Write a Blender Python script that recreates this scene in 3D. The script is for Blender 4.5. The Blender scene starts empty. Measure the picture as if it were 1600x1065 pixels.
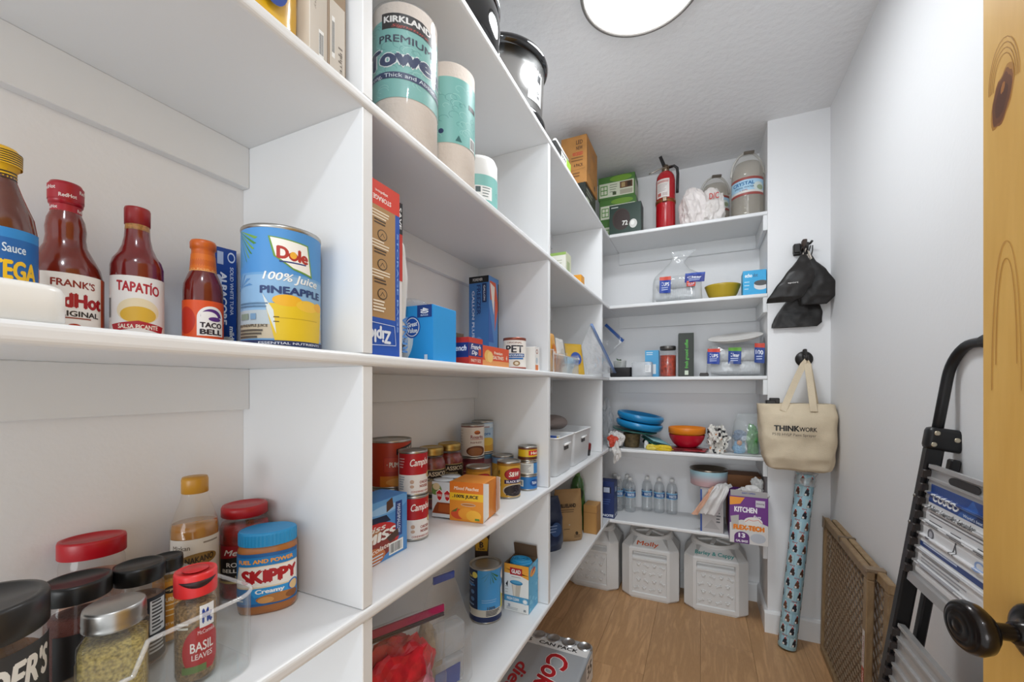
import bpy, bmesh, math, random
from mathutils import Vector, Matrix, noise

# ------------------------------------------------------------------ camera, world, lights, exposure
SC = bpy.context.scene
COL = SC.collection
PI = math.pi
FLOOR, CEIL = -1.188, 1.285                    # eye height is z = 0
S1, S2, S3, S4, S5 = .851, .452, .0515, -.346, -.745   # tops of the five shelves
XW, XS, XR = -.765, -.475, .539                # left wall, shelf fronts, right wall
YS, YB, YP = 2.33, 2.64, 2.335                 # back shelf fronts, back wall, wall return face

cam = bpy.data.cameras.new('camera')
cam.sensor_width = 36.0
cam.lens = 14.49
cam.shift_y = .0441
cam.clip_start = .01
camo = bpy.data.objects.new('camera', cam)
COL.objects.link(camo)
camo.location = (0, 0, 0)
camo.rotation_euler = (PI / 2, 0, math.radians(24.7))
SC.camera = camo

w = bpy.data.worlds.new('world')
SC.world = w
w.use_nodes = True
w.node_tree.nodes['Background'].inputs[0].default_value = (.93, .97, 1, 1)
w.node_tree.nodes['Background'].inputs[1].default_value = 1.0


def lamp(name, kind, loc, target, energy, size, col=(1, 1, 1)):
    l = bpy.data.lights.new(name, kind)
    l.energy = energy
    l.color = col
    if kind == 'AREA':
        l.shape = 'DISK'
        l.size = size
    else:
        l.shadow_soft_size = size
    o = bpy.data.objects.new(name, l)
    COL.objects.link(o)
    o.location = loc
    o.rotation_euler = (Vector(target) - Vector(loc)).to_track_quat('-Z', 'Y').to_euler()
    return o


# unseen lights on the doorway side, out of view
lamp('unseen_flash', 'AREA', (.26, -.32, 1.18), (-.45, 1.1, -.25), 5.0, .1, (.84, .92, 1))  # stands for a high flash; throws the diagonal shelf shadows onto the uprights
lamp('frontal_fill', 'AREA', (.05, -4.2, -.2), (-.1, 2, .25), 52.0, 2.0, (.93, .97, 1))  # added fill from far behind the camera, evens out the shelves

SC.view_settings.view_transform = 'Standard'
SC.view_settings.look = 'None'
SC.view_settings.exposure = .15
SC.view_settings.gamma = 1.0
SC.view_settings.use_curve_mapping = False
SC.cycles.use_denoising = True
SC.cycles.transparent_max_bounces = 24
SC.cycles.max_bounces = 10

# ------------------------------------------------------------------ materials
_mats = {}


def lin(h):
    h = h.lstrip('#')
    c = [int(h[i:i + 2], 16) / 255 for i in (0, 2, 4)]
    return [x / 12.92 if x <= .04045 else ((x + .055) / 1.055) ** 2.4 for x in c] + [1]


def P(col, rough=.5, metal=0., bump=0., bscale=60., vary=0., vscale=8., coat=0., trans=0.):
    """principled material with optional procedural relief and tone variation"""
    key = (col, rough, metal, bump, bscale, vary, vscale, coat, trans)
    if key in _mats:
        return _mats[key]
    m = bpy.data.materials.new('mat_' + col.strip('#'))
    m.use_nodes = True
    nt = m.node_tree
    b = nt.nodes['Principled BSDF']
    b.inputs['Base Color'].default_value = lin(col)
    b.inputs['Roughness'].default_value = rough
    b.inputs['Metallic'].default_value = metal
    b.inputs['Coat Weight'].default_value = coat
    b.inputs['Transmission Weight'].default_value = trans
    tc = nt.nodes.new('ShaderNodeTexCoord')
    if bump:
        n = nt.nodes.new('ShaderNodeTexNoise')
        n.inputs['Scale'].default_value = bscale
        n.inputs['Detail'].default_value = 3
        nt.links.new(tc.outputs['Object'], n.inputs['Vector'])
        bp = nt.nodes.new('ShaderNodeBump')
        bp.inputs['Strength'].default_value = bump
        bp.inputs['Distance'].default_value = .003
        nt.links.new(n.outputs['Fac'], bp.inputs['Height'])
        nt.links.new(bp.outputs['Normal'], b.inputs['Normal'])
    if vary:
        n = nt.nodes.new('ShaderNodeTexNoise')
        n.inputs['Scale'].default_value = vscale
        n.inputs['Detail'].default_value = 4
        nt.links.new(tc.outputs['Object'], n.inputs['Vector'])
        r = nt.nodes.new('ShaderNodeValToRGB')
        c = lin(col)
        r.color_ramp.elements[0].position = .3
        r.color_ramp.elements[1].position = .7
        r.color_ramp.elements[0].color = [max(0, x * (1 - vary)) for x in c[:3]] + [1]
        r.color_ramp.elements[1].color = [min(1, x * (1 + vary)) for x in c[:3]] + [1]
        nt.links.new(n.outputs['Fac'], r.inputs['Fac'])
        nt.links.new(r.outputs['Color'], b.inputs['Base Color'])
    _mats[key] = m
    return m


def film(col='ffffff', haze=.08, rough=.08, gloss=.35):
    """thin clear plastic: mostly see-through, a sharp sheen, a little milkiness"""
    key = ('film', col, haze, rough, gloss)
    if key in _mats:
        return _mats[key]
    m = bpy.data.materials.new('clear_' + col)
    m.use_nodes = True
    nt = m.node_tree
    nt.nodes.remove(nt.nodes['Principled BSDF'])
    out = nt.nodes['Material Output']
    t = nt.nodes.new('ShaderNodeBsdfTransparent')
    t.inputs[0].default_value = [c ** .22 for c in lin(col)]
    g = nt.nodes.new('ShaderNodeBsdfGlossy')
    g.inputs['Roughness'].default_value = rough
    d = nt.nodes.new('ShaderNodeBsdfDiffuse')
    d.inputs[0].default_value = lin(col)
    lw = nt.nodes.new('ShaderNodeLayerWeight')
    lw.inputs['Blend'].default_value = .5
    pw = nt.nodes.new('ShaderNodeMath')
    pw.operation = 'POWER'
    pw.inputs[1].default_value = 3.2
    nt.links.new(lw.outputs['Facing'], pw.inputs[0])
    ma = nt.nodes.new('ShaderNodeMath')
    ma.operation = 'MULTIPLY_ADD'
    ma.inputs[1].default_value = gloss
    ma.inputs[2].default_value = .035
    nt.links.new(pw.outputs[0], ma.inputs[0])
    m1 = nt.nodes.new('ShaderNodeMixShader')
    m1.inputs[0].default_value = haze
    nt.links.new(t.outputs[0], m1.inputs[1])
    nt.links.new(d.outputs[0], m1.inputs[2])
    m2 = nt.nodes.new('ShaderNodeMixShader')
    nt.links.new(ma.outputs[0], m2.inputs[0])
    nt.links.new(m1.outputs[0], m2.inputs[1])
    nt.links.new(g.outputs[0], m2.inputs[2])
    nt.links.new(m2.outputs[0], out.inputs[0])
    _mats[key] = m
    return m


# ------------------------------------------------------------------ mesh builder
class B:
    def __init__(s):
        s.v, s.f, s.mi, s.sm, s.mats = [], [], [], [], []

    def add(s, verts, faces, mat, smooth=False, M=None):
        o = len(s.v)
        s.v += [tuple(M @ Vector(p)) for p in verts] if M else [tuple(p) for p in verts]
        if mat not in s.mats:
            s.mats.append(mat)
        k = s.mats.index(mat)
        for f in faces:
            s.f.append([i + o for i in f])
            s.mi.append(k)
            s.sm.append(smooth)
        return s

    def box(s, x0, x1, y0, y1, z0, z1, mat, c=0., M=None):
        if c <= 0:
            v = [(x, y, z) for z in (z0, z1) for y in (y0, y1) for x in (x0, x1)]
            f = [(0, 2, 3, 1), (4, 5, 7, 6), (0, 1, 5, 4), (2, 6, 7, 3), (0, 4, 6, 2), (1, 3, 7, 5)]
            return s.add(v, f, mat, False, M)
        bm = bmesh.new()
        bmesh.ops.create_cube(bm, size=1)
        for q in bm.verts:
            q.co = ((x0 + x1) / 2 + q.co.x * (x1 - x0), (y0 + y1) / 2 + q.co.y * (y1 - y0), (z0 + z1) / 2 + q.co.z * (z1 - z0))
        bmesh.ops.bevel(bm, geom=bm.edges[:], offset=c, segments=2 if c > .004 else 1, affect='EDGES', profile=.5)
        bm.verts.index_update()
        v = [tuple(q.co) for q in bm.verts]
        f = [[q.index for q in g.verts] for g in bm.faces]
        bm.free()
        return s.add(v, f, mat, c > .004, M)

    def lathe(s, prof, mat, n=32, sx=1., sy=1., M=None, smooth=True, sup=2.):
        """prof = [(r, z)...]; sup > 2 squares the plan off"""
        v, f, rows = [], [], []
        for r, z in prof:
            if r < 1e-6:
                rows.append([len(v)])
                v.append((0, 0, z))
            else:
                row = []
                for i in range(n):
                    a = 2 * PI * i / n
                    c, q = math.cos(a), math.sin(a)
                    k = 1 if sup == 2 else (abs(c) ** sup + abs(q) ** sup) ** (-1 / sup)
                    row.append(len(v))
                    v.append((r * c * k * sx, r * q * k * sy, z))
                rows.append(row)
        for a, b in zip(rows, rows[1:]):
            if len(a) == 1 and len(b) == 1:
                continue
            for i in range(n):
                j = (i + 1) % n
                if len(a) == 1:
                    f.append((a[0], b[j], b[i]))
                elif len(b) == 1:
                    f.append((a[i], a[j], b[0]))
                else:
                    f.append((a[i], a[j], b[j], b[i]))
        return s.add(v, f, mat, smooth, M)

    def tube(s, path, r, mat, n=8, closed=False, M=None, flat=1.):
        pts = [Vector(p) for p in path]
        v, f = [], []
        prev = None
        m = len(pts)
        for i, p in enumerate(pts):
            a = pts[(i - 1) % m] if (closed or i > 0) else p
            b = pts[(i + 1) % m] if (closed or i < m - 1) else p
            t = (b - a).normalized()
            if prev is None:
                u = t.orthogonal().normalized()
                if abs(t.z) < .9:
                    u = Vector((0, 0, 1)).cross(t).normalized()
            else:
                u = (prev - t * prev.dot(t)).normalized()
            prev = u
            w2 = t.cross(u)
            rr = r(i / (m - 1)) if callable(r) else r
            for k in range(n):
                q = 2 * PI * k / n
                v.append(tuple(p + u * math.cos(q) * rr + w2 * math.sin(q) * rr * flat))
        for i in range(m if closed else m - 1):
            j = (i + 1) % m
            for k in range(n):
                l = (k + 1) % n
                f.append((i * n + k, i * n + l, j * n + l, j * n + k))
        if not closed:
            f.append(tuple(range(n - 1, -1, -1)))
            f.append(tuple((m - 1) * n + k for k in range(n)))
        return s.add(v, f, mat, True, M)

    def prism(s, poly, z0, z1, mat, M=None, smooth=False):
        n = len(poly)
        v = [(x, y, z0) for x, y in poly] + [(x, y, z1) for x, y in poly]
        f = [tuple(range(n - 1, -1, -1)), tuple(range(n, 2 * n))]
        f += [(i, (i + 1) % n, n + (i + 1) % n, n + i) for i in range(n)]
        return s.add(v, f, mat, smooth, M)

    def loft(s, rings, mat, smooth=True, cap=True, M=None):
        n = len(rings[0])
        v = [p for r in rings for p in r]
        f = []
        for i in range(len(rings) - 1):
            for k in range(n):
                l = (k + 1) % n
                f.append((i * n + k, i * n + l, (i + 1) * n + l, (i + 1) * n + k))
        if cap:
            f.append(tuple(range(n - 1, -1, -1)))
            f.append(tuple((len(rings) - 1) * n + k for k in range(n)))
        return s.add(v, f, mat, smooth, M)

    def grid(s, fn, nu, nv, mat, smooth=True, M=None):
        v = [fn(i / nu, j / nv) for j in range(nv + 1) for i in range(nu + 1)]
        f = [(j * (nu + 1) + i, j * (nu + 1) + i + 1, (j + 1) * (nu + 1) + i + 1, (j + 1) * (nu + 1) + i) for j in range(nv) for i in range(nu)]
        return s.add(v, f, mat, smooth, M)

    def soft(s, rings, mat, n=40, m=26, wr=.003, freq=28., seed=0, sup=2.6, M=None, keep=None):
        """cloth or plastic bag: rings = [(z, cx, cy, halfwidth, halfthickness)], wrinkled by noise"""
        out = []
        for j in range(m + 1):
            t = j / m * (len(rings) - 1)
            i = min(int(t), len(rings) - 2)
            q = t - i
            q = q * q * (3 - 2 * q) * .5 + q * .5
            z, cx, cy, hw, ht = [a + (b - a) * q for a, b in zip(rings[i], rings[i + 1])]
            row = []
            for k in range(n):
                a = 2 * PI * k / n
                c, d = math.cos(a), math.sin(a)
                u = (abs(c) ** sup + abs(d) ** sup) ** (-1 / sup)
                p = Vector((cx + hw * c * u, cy + ht * d * u, z))
                nz = noise.noise(p * freq + Vector((seed * 7.3, seed, 0)))
                nz += .5 * noise.noise(p * freq * 2.3 + Vector((seed, seed * 3.1, 5)))
                row.append(tuple(p + Vector((c * .5, d, .25 * d)) * nz * wr))
            out.append(row)
        return s.loft(out, mat, True, True, M)

    def blob(s, c, sx, sy, sz, mat, amp=.25, freq=2.2, seed=0, sub=4, M=None, sharp=True, flat=True):
        bm = bmesh.new()
        bmesh.ops.create_icosphere(bm, subdivisions=sub, radius=1)
        for q in bm.verts:
            p = q.co.copy()
            a = noise.noise(p * freq * .6 + Vector((seed * 3.7, seed * 1.3, seed)))
            b = abs(noise.noise(p * freq * 1.05 + Vector((seed, 9, seed * 2.7))))
            c2 = abs(noise.noise(p * freq * 3.1 + Vector((seed, 2, seed * 1.7))))
            k = 1 + amp * (1.2 * a + .5 - 1.3 * b - .22 * c2) if sharp else 1 + amp * a
            q.co = p * k
            z = q.co.z
            if flat and z < -.75:
                z = -.75
            q.co = (c[0] + q.co.x * sx, c[1] + q.co.y * sy, c[2] + z * sz)
        bm.verts.index_update()
        v = [tuple(q.co) for q in bm.verts]
        f = [[q.index for q in g.verts] for g in bm.faces]
        bm.free()
        return s.add(v, f, mat, not sharp, M)

    def obj(s, name, parent=None, loc=(0, 0, 0), rot=(0, 0, 0)):
        me = bpy.data.meshes.new(name)
        me.from_pydata(s.v, [], s.f)
        for m in s.mats:
            me.materials.append(m)
        me.polygons.foreach_set('material_index', s.mi)
        me.polygons.foreach_set('use_smooth', s.sm)
        me.update()
        o = bpy.data.objects.new(name, me)
        COL.objects.link(o)
        o.location = loc
        o.rotation_euler = rot
        if parent:
            o.parent = parent
        return o


def thing(name, label, cat, loc=(0, 0, 0), rz=0., group=None, rot=None):
    o = bpy.data.objects.new(name, None)
    o.empty_display_size = .02
    COL.objects.link(o)
    o.location = loc
    o.rotation_euler = rot if rot else (0, 0, rz)
    o['label'] = label
    o['category'] = cat
    if group:
        o['group'] = group
    return o


def tag(o, label, cat, group=None):
    o['label'] = label
    o['category'] = cat
    if group:
        o['group'] = group
    return o


def struct(o):
    o['kind'] = 'structure'
    return o


def dup(root, loc, label, rz=None):
    r = root.copy()
    COL.objects.link(r)
    r.location = loc
    r['label'] = label
    if rz is not None:
        r.rotation_euler = (0, 0, rz)
    for ch in list(root.children):
        c = ch.copy()
        COL.objects.link(c)
        c.parent = r
        for g in list(ch.children):
            d = g.copy()
            COL.objects.link(d)
            d.parent = c
    return r


# ------------------------------------------------------------------ flat print on labels
_txt = {}


def text2d(t, bold, shear):
    key = (t, bold, shear)
    if key not in _txt:
        cu = bpy.data.curves.new('t', 'FONT')
        cu.body = t
        cu.size = 1
        cu.shear = shear
        cu.resolution_u = 3
        ob = bpy.data.objects.new('t', cu)
        me = bpy.data.meshes.new_from_object(ob)
        v = [(p.co.x, p.co.y) for p in me.vertices]
        f = [list(p.vertices) for p in me.polygons]
        bpy.data.meshes.remove(me)
        bpy.data.objects.remove(ob)
        bpy.data.curves.remove(cu)
        xs, ys = [p[0] for p in v], [p[1] for p in v]
        x0, y0 = min(xs), min(ys)
        sx, sy = max(max(xs) - x0, 1e-6), max(max(ys) - y0, 1e-6)
        _txt[key] = ([((x - x0) / sx, (y - y0) / sy) for x, y in v], f, bold / sx, bold / sy)
    return _txt[key]


class Lab:
    """a printed face W x H metres; all calls use fractions of W and H from the lower-left corner"""

    def __init__(s, W, H, rough=.42):
        s.W, s.H, s.it, s.rough, s.k = W, H, [], rough, 0

    def p(s, pts, col):
        s.it.append(([(x * s.W, y * s.H) for x, y in pts], [list(range(len(pts)))], col, s.k))
        s.k += 1
        return s

    def base(s, k=1):
        """start a patch of print that overlaps nothing printed so far"""
        s.k = k
        return s

    def r(s, x, y, w, h, col):
        return s.p([(x, y), (x + w, y), (x + w, y + h), (x, y + h)], col)

    def e(s, cx, cy, rx, ry, col, n=28, a0=0., a1=2 * PI):
        pts = [(cx + rx * math.cos(a0 + (a1 - a0) * i / n), cy + ry * math.sin(a0 + (a1 - a0) * i / n)) for i in range(n + (a1 - a0 < 6.2))]
        return s.p(pts, col)

    def line(s, pts, wd, col):
        k = s.k
        for (x0, y0), (x1, y1) in zip(pts, pts[1:]):
            s.k = k
            dx, dy = (x1 - x0) * s.W, (y1 - y0) * s.H
            l = math.hypot(dx, dy) or 1
            nx, ny = -dy / l * wd / 2 / s.W, dx / l * wd / 2 / s.H
            s.p([(x0 + nx, y0 + ny), (x0 - nx, y0 - ny), (x1 - nx, y1 - ny), (x1 + nx, y1 + ny)], col)
        return s

    def t(s, txt, cx, cy, w, h, col, rot=0, bold=.02, sh=0., skew=0.):
        """text fitted into a w x h box centred at cx, cy; skew raises its end"""
        v, f, bx, by = text2d(txt, bold, sh)
        for dx, dy in ((-1, 0), (1, 0), (0, -.7), (0, .7)) if bold > .01 else ((0, 0),):
            s._t(v, f, dx * bx, dy * by, 1 / (1 + 2 * bx), 1 / (1 + 1.4 * by), cx, cy, w, h, col, rot, skew)
        s.k = math.ceil(s.k)
        return s

    def _t(s, v, f, dx, dy, kx, ky, cx, cy, w, h, col, rot, skew):
        q = []
        for x, y in v:
            x, y = (x - .5 + dx) * kx, (y - .5 + dy) * ky
            if rot == 90:
                x, y = -y, x
            elif rot == 180:
                x, y = -x, -y
            elif rot == 270:
                x, y = y, -x
            q.append(((cx + x * w) * s.W, (cy + y * h + x * skew) * s.H))
        s.it.append((q, f, col, s.k))
        s.k += .34

    def lines(s, x, y, w, n, dy, col, h=.012, seed=0):
        """rows of small unreadable print"""
        R = random.Random(seed)
        k = s.k
        for i in range(n):
            s.k = k
            s.r(x, y - i * dy, w * (.6 + .4 * R.random()), h, col)
        return s

    def bars(s, x, y, w, h, n=14, col='202020', seed=1):
        R = random.Random(seed)
        s.r(x, y, w, h, 'f4f4f2')
        k = s.k
        for i in range(n):
            s.k = k
            s.r(x + w * (.06 + .88 * i / n), y + h * .12, w * .88 / n * (.3 + .45 * R.random()), h * .76, col)
        return s

    def build(s, parent, mapf, step=0., vstep=0., name='label', lift=.0004):
        bm = bmesh.new()
        mats = []
        dz = min(.00004, .0012 / max(1, max(i[3] for i in s.it)))
        for v, f, col, k in s.it:
            m = col if not isinstance(col, str) else P(col, s.rough)
            if m not in mats:
                mats.append(m)
            mi = mats.index(m)
            z = lift + k * dz
            bv = [bm.verts.new((x, y, z)) for x, y in v]
            for q in f:
                try:
                    nf = bm.faces.new([bv[i] for i in q])
                    nf.material_index = mi
                except ValueError:
                    pass
        for co, no in (((0, 0, 0), (-1, 0, 0)), ((s.W, 0, 0), (1, 0, 0)), ((0, 0, 0), (0, -1, 0)), ((0, s.H, 0), (0, 1, 0))):
            bmesh.ops.bisect_plane(bm, geom=bm.verts[:] + bm.edges[:] + bm.faces[:], plane_co=co, plane_no=no, dist=1e-7, clear_outer=True)
        if step:
            for i in range(1, int(s.W / step) + 1):
                bmesh.ops.bisect_plane(bm, geom=bm.verts[:] + bm.edges[:] + bm.faces[:], plane_co=(i * step, 0, 0), plane_no=(1, 0, 0), dist=1e-7)
        if vstep:
            for i in range(1, int(s.H / vstep) + 1):
                bmesh.ops.bisect_plane(bm, geom=bm.verts[:] + bm.edges[:] + bm.faces[:], plane_co=(0, i * vstep, 0), plane_no=(0, 1, 0), dist=1e-7)
        for q in bm.verts:
            q.co = mapf(q.co.x, q.co.y, q.co.z)
        for fc in bm.faces:
            fc.smooth = bool(step)
        me = bpy.data.meshes.new(name)
        bm.to_mesh(me)
        bm.free()
        for m in mats:
            me.materials.append(m)
        o = bpy.data.objects.new(name, me)
        COL.objects.link(o)
        o.parent = parent
        return o


def cylmap(r, ang, W, z0, ry=None, tilt=0.):
    ry = ry or r
    k = (r + ry) / 2

    def f(u, v, o):
        a = ang + (u - W / 2) / k
        rr = tilt * v
        return ((r + o - rr) * math.cos(a), (ry + o - rr) * math.sin(a), z0 + v)
    return f


def facemap(side, w, d, h):
    if side == '-y':
        return lambda u, v, o: (-w / 2 + u, -d / 2 - o, v)
    if side == '+x':
        return lambda u, v, o: (w / 2 + o, -d / 2 + u, v)
    if side == '-x':
        return lambda u, v, o: (-w / 2 - o, d / 2 - u, v)
    if side == '+y':
        return lambda u, v, o: (w / 2 - u, d / 2 + o, v)
    return lambda u, v, o: (-w / 2 + u, -d / 2 + v, h + o)


def carton(name, label, cat, loc, dims, col, faces=None, rz=0., group=None, open_top=False, part='carton', rough=.5, rot=None, bump=0.):
    w, d, h = dims
    t = thing(name, label, cat, loc, rz, group, rot)
    b = B()
    m = P(col, rough, bump=bump) if isinstance(col, str) else col
    if open_top:
        k = .0015
        b.box(-w / 2, w / 2, -d / 2, -d / 2 + k, 0, h, m).box(-w / 2, w / 2, d / 2 - k, d / 2, 0, h, m)
        b.box(-w / 2, -w / 2 + k, -d / 2 + k, d / 2 - k, 0, h, m).box(w / 2 - k, w / 2, -d / 2 + k, d / 2 - k, 0, h, m)
        b.box(-w / 2 + k, w / 2 - k, -d / 2 + k, d / 2 - k, 0, k, m)
    else:
        b.box(-w / 2, w / 2, -d / 2, d / 2, 0, h, m, .0012)
    b.obj(part, t)
    for side, fn in (faces or {}).items():
        W, H = (w, h) if side in ('-y', '+y') else (d, h) if side in ('+x', '-x') else (w, d)
        L = Lab(W, H)
        fn(L)
        L.build(t, facemap(side, w, d, h), name='printed_panel')
    return t


METAL = P('b9b6b0', .32, 1.)
GOLD = P('b79a5a', .35, 1.)
STEEL = P('c9c9c9', .18, 1.)
BLACK = P('17171a', .35)


def camang(loc, off=0.):
    """direction in which a can on a shelf faces someone standing in the doorway"""
    return math.atan2(-loc[1], -loc[0]) + math.radians(off)


def can(name, label, loc, r, h, col, fn=None, off=0., span=3.4, group=None, cat='can', rim=METAL, lid=True):
    t = thing(name, label, cat, loc, 0, group)
    b = B()
    c = P(col, .38)
    b.lathe([(0, .001), (r * .9, .001), (r * .93, 0), (r, .0015), (r, .004), (r * .985, .005)], rim, 36)
    b.lathe([(r * .985, .005), (r * .985, h - .006)], c, 36)
    b.obj('can_body', t)
    b = B()
    b.lathe([(r * .985, h - .006), (r, h - .005), (r * 1.01, h - .003), (r * 1.005, h), (r * .96, h), (r * .94, h - .004),
             (r * .8, h - .004), (r * .76, h - .0025), (r * .6, h - .003), (0, h - .003)], rim, 36)
    b.obj('lid', t)
    if fn:
        W, H = span * r, h - .011
        L = Lab(W, H)
        fn(L)
        L.build(t, cylmap(r * .985, camang(loc, off), W, .0055), step=.004)
    return t


def revolve(name, label, cat, loc, parts, labs=(), rz=0., group=None, n=36, rot=None):
    """parts = [(part name, profile, material, {lathe options})]; labs = [(r, offset angle, W, z0, H, fn[, ry])]"""
    t = thing(name, label, cat, loc, rz, group, rot)
    for pn, prof, m, *o in parts:
        B().lathe(prof, m, n, **(o[0] if o else {})).obj(pn, t)
    for r, off, W, z0, H, fn, *o in labs:
        L = Lab(W, H)
        fn(L)
        L.build(t, cylmap(r, camang(loc, off) - rz, W, z0, *o), step=.003)
    return t


# ------------------------------------------------------------------ the room
WALL = P('eeeeef', .6, bump=.12, bscale=90)
CEILM = P('ececed', .75, bump=.9, bscale=38)
TRIM = P('f0f0f0', .38, bump=.05, bscale=40)
SHELF = P('e6e7e8', .36, bump=.08, bscale=50)


def wall(name, x0, x1, y0, y1, z0, z1, m=WALL):
    return struct(B().box(x0, x1, y0, y1, z0, z1, m).obj(name))


YN = -.22                                      # near end of the room, at the doorway
wall('wall_left', XW - .1, XW, YN, YB + .1, FLOOR, CEIL)
wall('wall_back', XW, .291, YB, YB + .1, FLOOR, CEIL)
wall('wall_return', .291, XR, YP, YB + .1, FLOOR, CEIL)
wall('wall_right', XR, XR + .1, YN, YB + .1, FLOOR, CEIL)
wall('ceiling', XW - .1, XR + .1, YN, YB + .1, CEIL, CEIL + .08, CEILM)
floor = struct(B().box(XW - .1, XR + .1, YN, YB + .1, FLOOR - .06, FLOOR - .006, P('6d5238', .7)).obj('floor'))


def wood(name, base, dark, scale, stretch, rough=.42, rings=2.6, knots=0.):
    m = bpy.data.materials.new(name)
    m.use_nodes = True
    nt = m.node_tree
    N = nt.nodes.new
    b = nt.nodes['Principled BSDF']
    b.inputs['Roughness'].default_value = rough
    tc, mp = N('ShaderNodeTexCoord'), N('ShaderNodeMapping')
    mp.inputs['Scale'].default_value = stretch
    oi = N('ShaderNodeObjectInfo')
    va = N('ShaderNodeVectorMath')
    va.operation = 'SCALE'
    va.inputs[0].default_value = (37, 11, 5)
    nt.links.new(oi.outputs['Random'], va.inputs['Scale'])
    nt.links.new(tc.outputs['Object'], mp.inputs['Vector'])
    ad = N('ShaderNodeVectorMath')
    nt.links.new(mp.outputs[0], ad.inputs[0])
    nt.links.new(va.outputs[0], ad.inputs[1])
    n1 = N('ShaderNodeTexNoise')
    n1.inputs['Scale'].default_value = scale
    n1.inputs['Detail'].default_value = 6
    n1.inputs['Distortion'].default_value = 1.0
    nt.links.new(ad.outputs[0], n1.inputs['Vector'])
    wv = N('ShaderNodeMath')
    wv.operation = 'MULTIPLY'
    wv.inputs[1].default_value = rings * 6
    nt.links.new(n1.outputs['Fac'], wv.inputs[0])
    sn = N('ShaderNodeMath')
    sn.operation = 'SINE'
    nt.links.new(wv.outputs[0], sn.inputs[0])
    n2 = N('ShaderNodeTexNoise')
    n2.inputs['Scale'].default_value = scale * 14
    n2.inputs['Detail'].default_value = 3
    nt.links.new(ad.outputs[0], n2.inputs['Vector'])
    m1 = N('ShaderNodeMath')
    m1.operation = 'MULTIPLY_ADD'
    m1.inputs[1].default_value = .22
    m1.inputs[2].default_value = .3
    nt.links.new(sn.outputs[0], m1.inputs[0])
    m2 = N('ShaderNodeMath')
    m2.operation = 'MULTIPLY_ADD'
    m2.inputs[1].default_value = .45
    nt.links.new(n2.outputs['Fac'], m2.inputs[0])
    nt.links.new(m1.outputs[0], m2.inputs[2])
    rp = N('ShaderNodeValToRGB')
    rp.color_ramp.elements[0].position = .15
    rp.color_ramp.elements[1].position = .95
    rp.color_ramp.elements[0].color = lin(base)
    rp.color_ramp.elements[1].color = lin(dark)
    nt.links.new(m2.outputs[0], rp.inputs['Fac'])
    hs = N('ShaderNodeHueSaturation')
    vm = N('ShaderNodeMath')
    vm.operation = 'MULTIPLY_ADD'
    vm.inputs[1].default_value = .16
    vm.inputs[2].default_value = .92
    nt.links.new(oi.outputs['Random'], vm.inputs[0])
    nt.links.new(vm.outputs[0], hs.inputs['Value'])
    nt.links.new(rp.outputs['Color'], hs.inputs['Color'])
    nt.links.new(hs.outputs['Color'], b.inputs['Base Color'])
    bp = N('ShaderNodeBump')
    bp.inputs['Strength'].default_value = .08
    bp.inputs['Distance'].default_value = .002
    nt.links.new(n2.outputs['Fac'], bp.inputs['Height'])
    nt.links.new(bp.outputs['Normal'], b.inputs['Normal'])
    return m


FLOORWOOD = wood('floor_planks', 'd3a678', 'ad845a', 3.0, (9, 1.0, 1))
PW = .2125
R = random.Random(4)
k = 0
for i in range(-1, 6):
    x0 = -.642 + (i - 0) * PW - PW * .0
    y = YN - [.2, .75, .45, .95, .1, .6, .3][k % 7]
    k += 1
    while y < YB:
        y1 = y + 1.22
        a0, a1 = max(x0 + .0004, XW), min(x0 + PW - .0004, XR)
        b0, b1 = max(y + .0004, YN), min(y1 - .0004, YB)
        if a1 - a0 > .01 and b1 - b0 > .01:
            B().box(a0, a1, b0, b1, FLOOR - .006, FLOOR, FLOORWOOD, .0005).obj('plank', floor)
        y = y1


def baseboard(name, p0, p1, nrm):
    """skirting with an eased top, run from p0 to p1, projecting along nrm"""
    (x0, y0), (x1, y1) = p0, p1
    nx, ny = nrm
    pr = [(0, 0), (.014, 0), (.014, .092), (.010, .1), (.005, .104), (0, .104)]
    b = B()
    b.loft([[(x + nx * q, y + ny * q, FLOOR + z) for q, z in pr] for x, y in (p0, p1)], TRIM, False)
    return struct(b.obj(name))


baseboard('baseboard_back', (XW, YB), (.291, YB), (0, -1))
baseboard('baseboard_return', (.277, YP), (XR, YP), (0, -1))
baseboard('baseboard_side', (.291, YP), (.291, YB), (-1, 0))
baseboard('baseboard_right', (XR, YN), (XR, YP - .014), (-1, 0))
baseboard('baseboard_left', (XW, YN), (XW, YB - .014), (1, 0))

# ------------------------------------------------------------------ built-in shelves
TH = .0195
DIV = ((.4815, .503), (1.33, 1.35), (2.163, 2.183))
CL = .074


def board(x0, x1, y0, y1, z, front, parent, name='shelf'):
    """a shelf board whose front edge is rounded over; front = '+x' or '-y'"""
    r = .0065
    pr = [(0, 0), (0, -TH), (-1, -TH), (-1, 0)]
    arc = [(-r + r * math.cos(a), -r + r * math.sin(a)) for a in [PI / 2 * i / 4 for i in range(4, -1, -1)]]
    arc2 = [(-r + r * math.cos(a), -TH + r - r * math.sin(a)) for a in [PI / 2 * i / 4 for i in range(5)]]
    if front == '+x':
        sec = [(x0, z)] + [(x1 + a, z + c) for a, c in arc + arc2] + [(x0, z - TH)]
        rings = [[(a, y, c) for a, c in sec] for y in (y1, y0)]
    else:
        sec = [(y1, z)] + [(y0 - a, z + c) for a, c in arc + arc2] + [(y1, z - TH)]
        rings = [[(x, a, c) for a, c in sec] for x in (x0, x1)]
    return B().loft(rings, SHELF, False).obj(name, parent)


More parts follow.
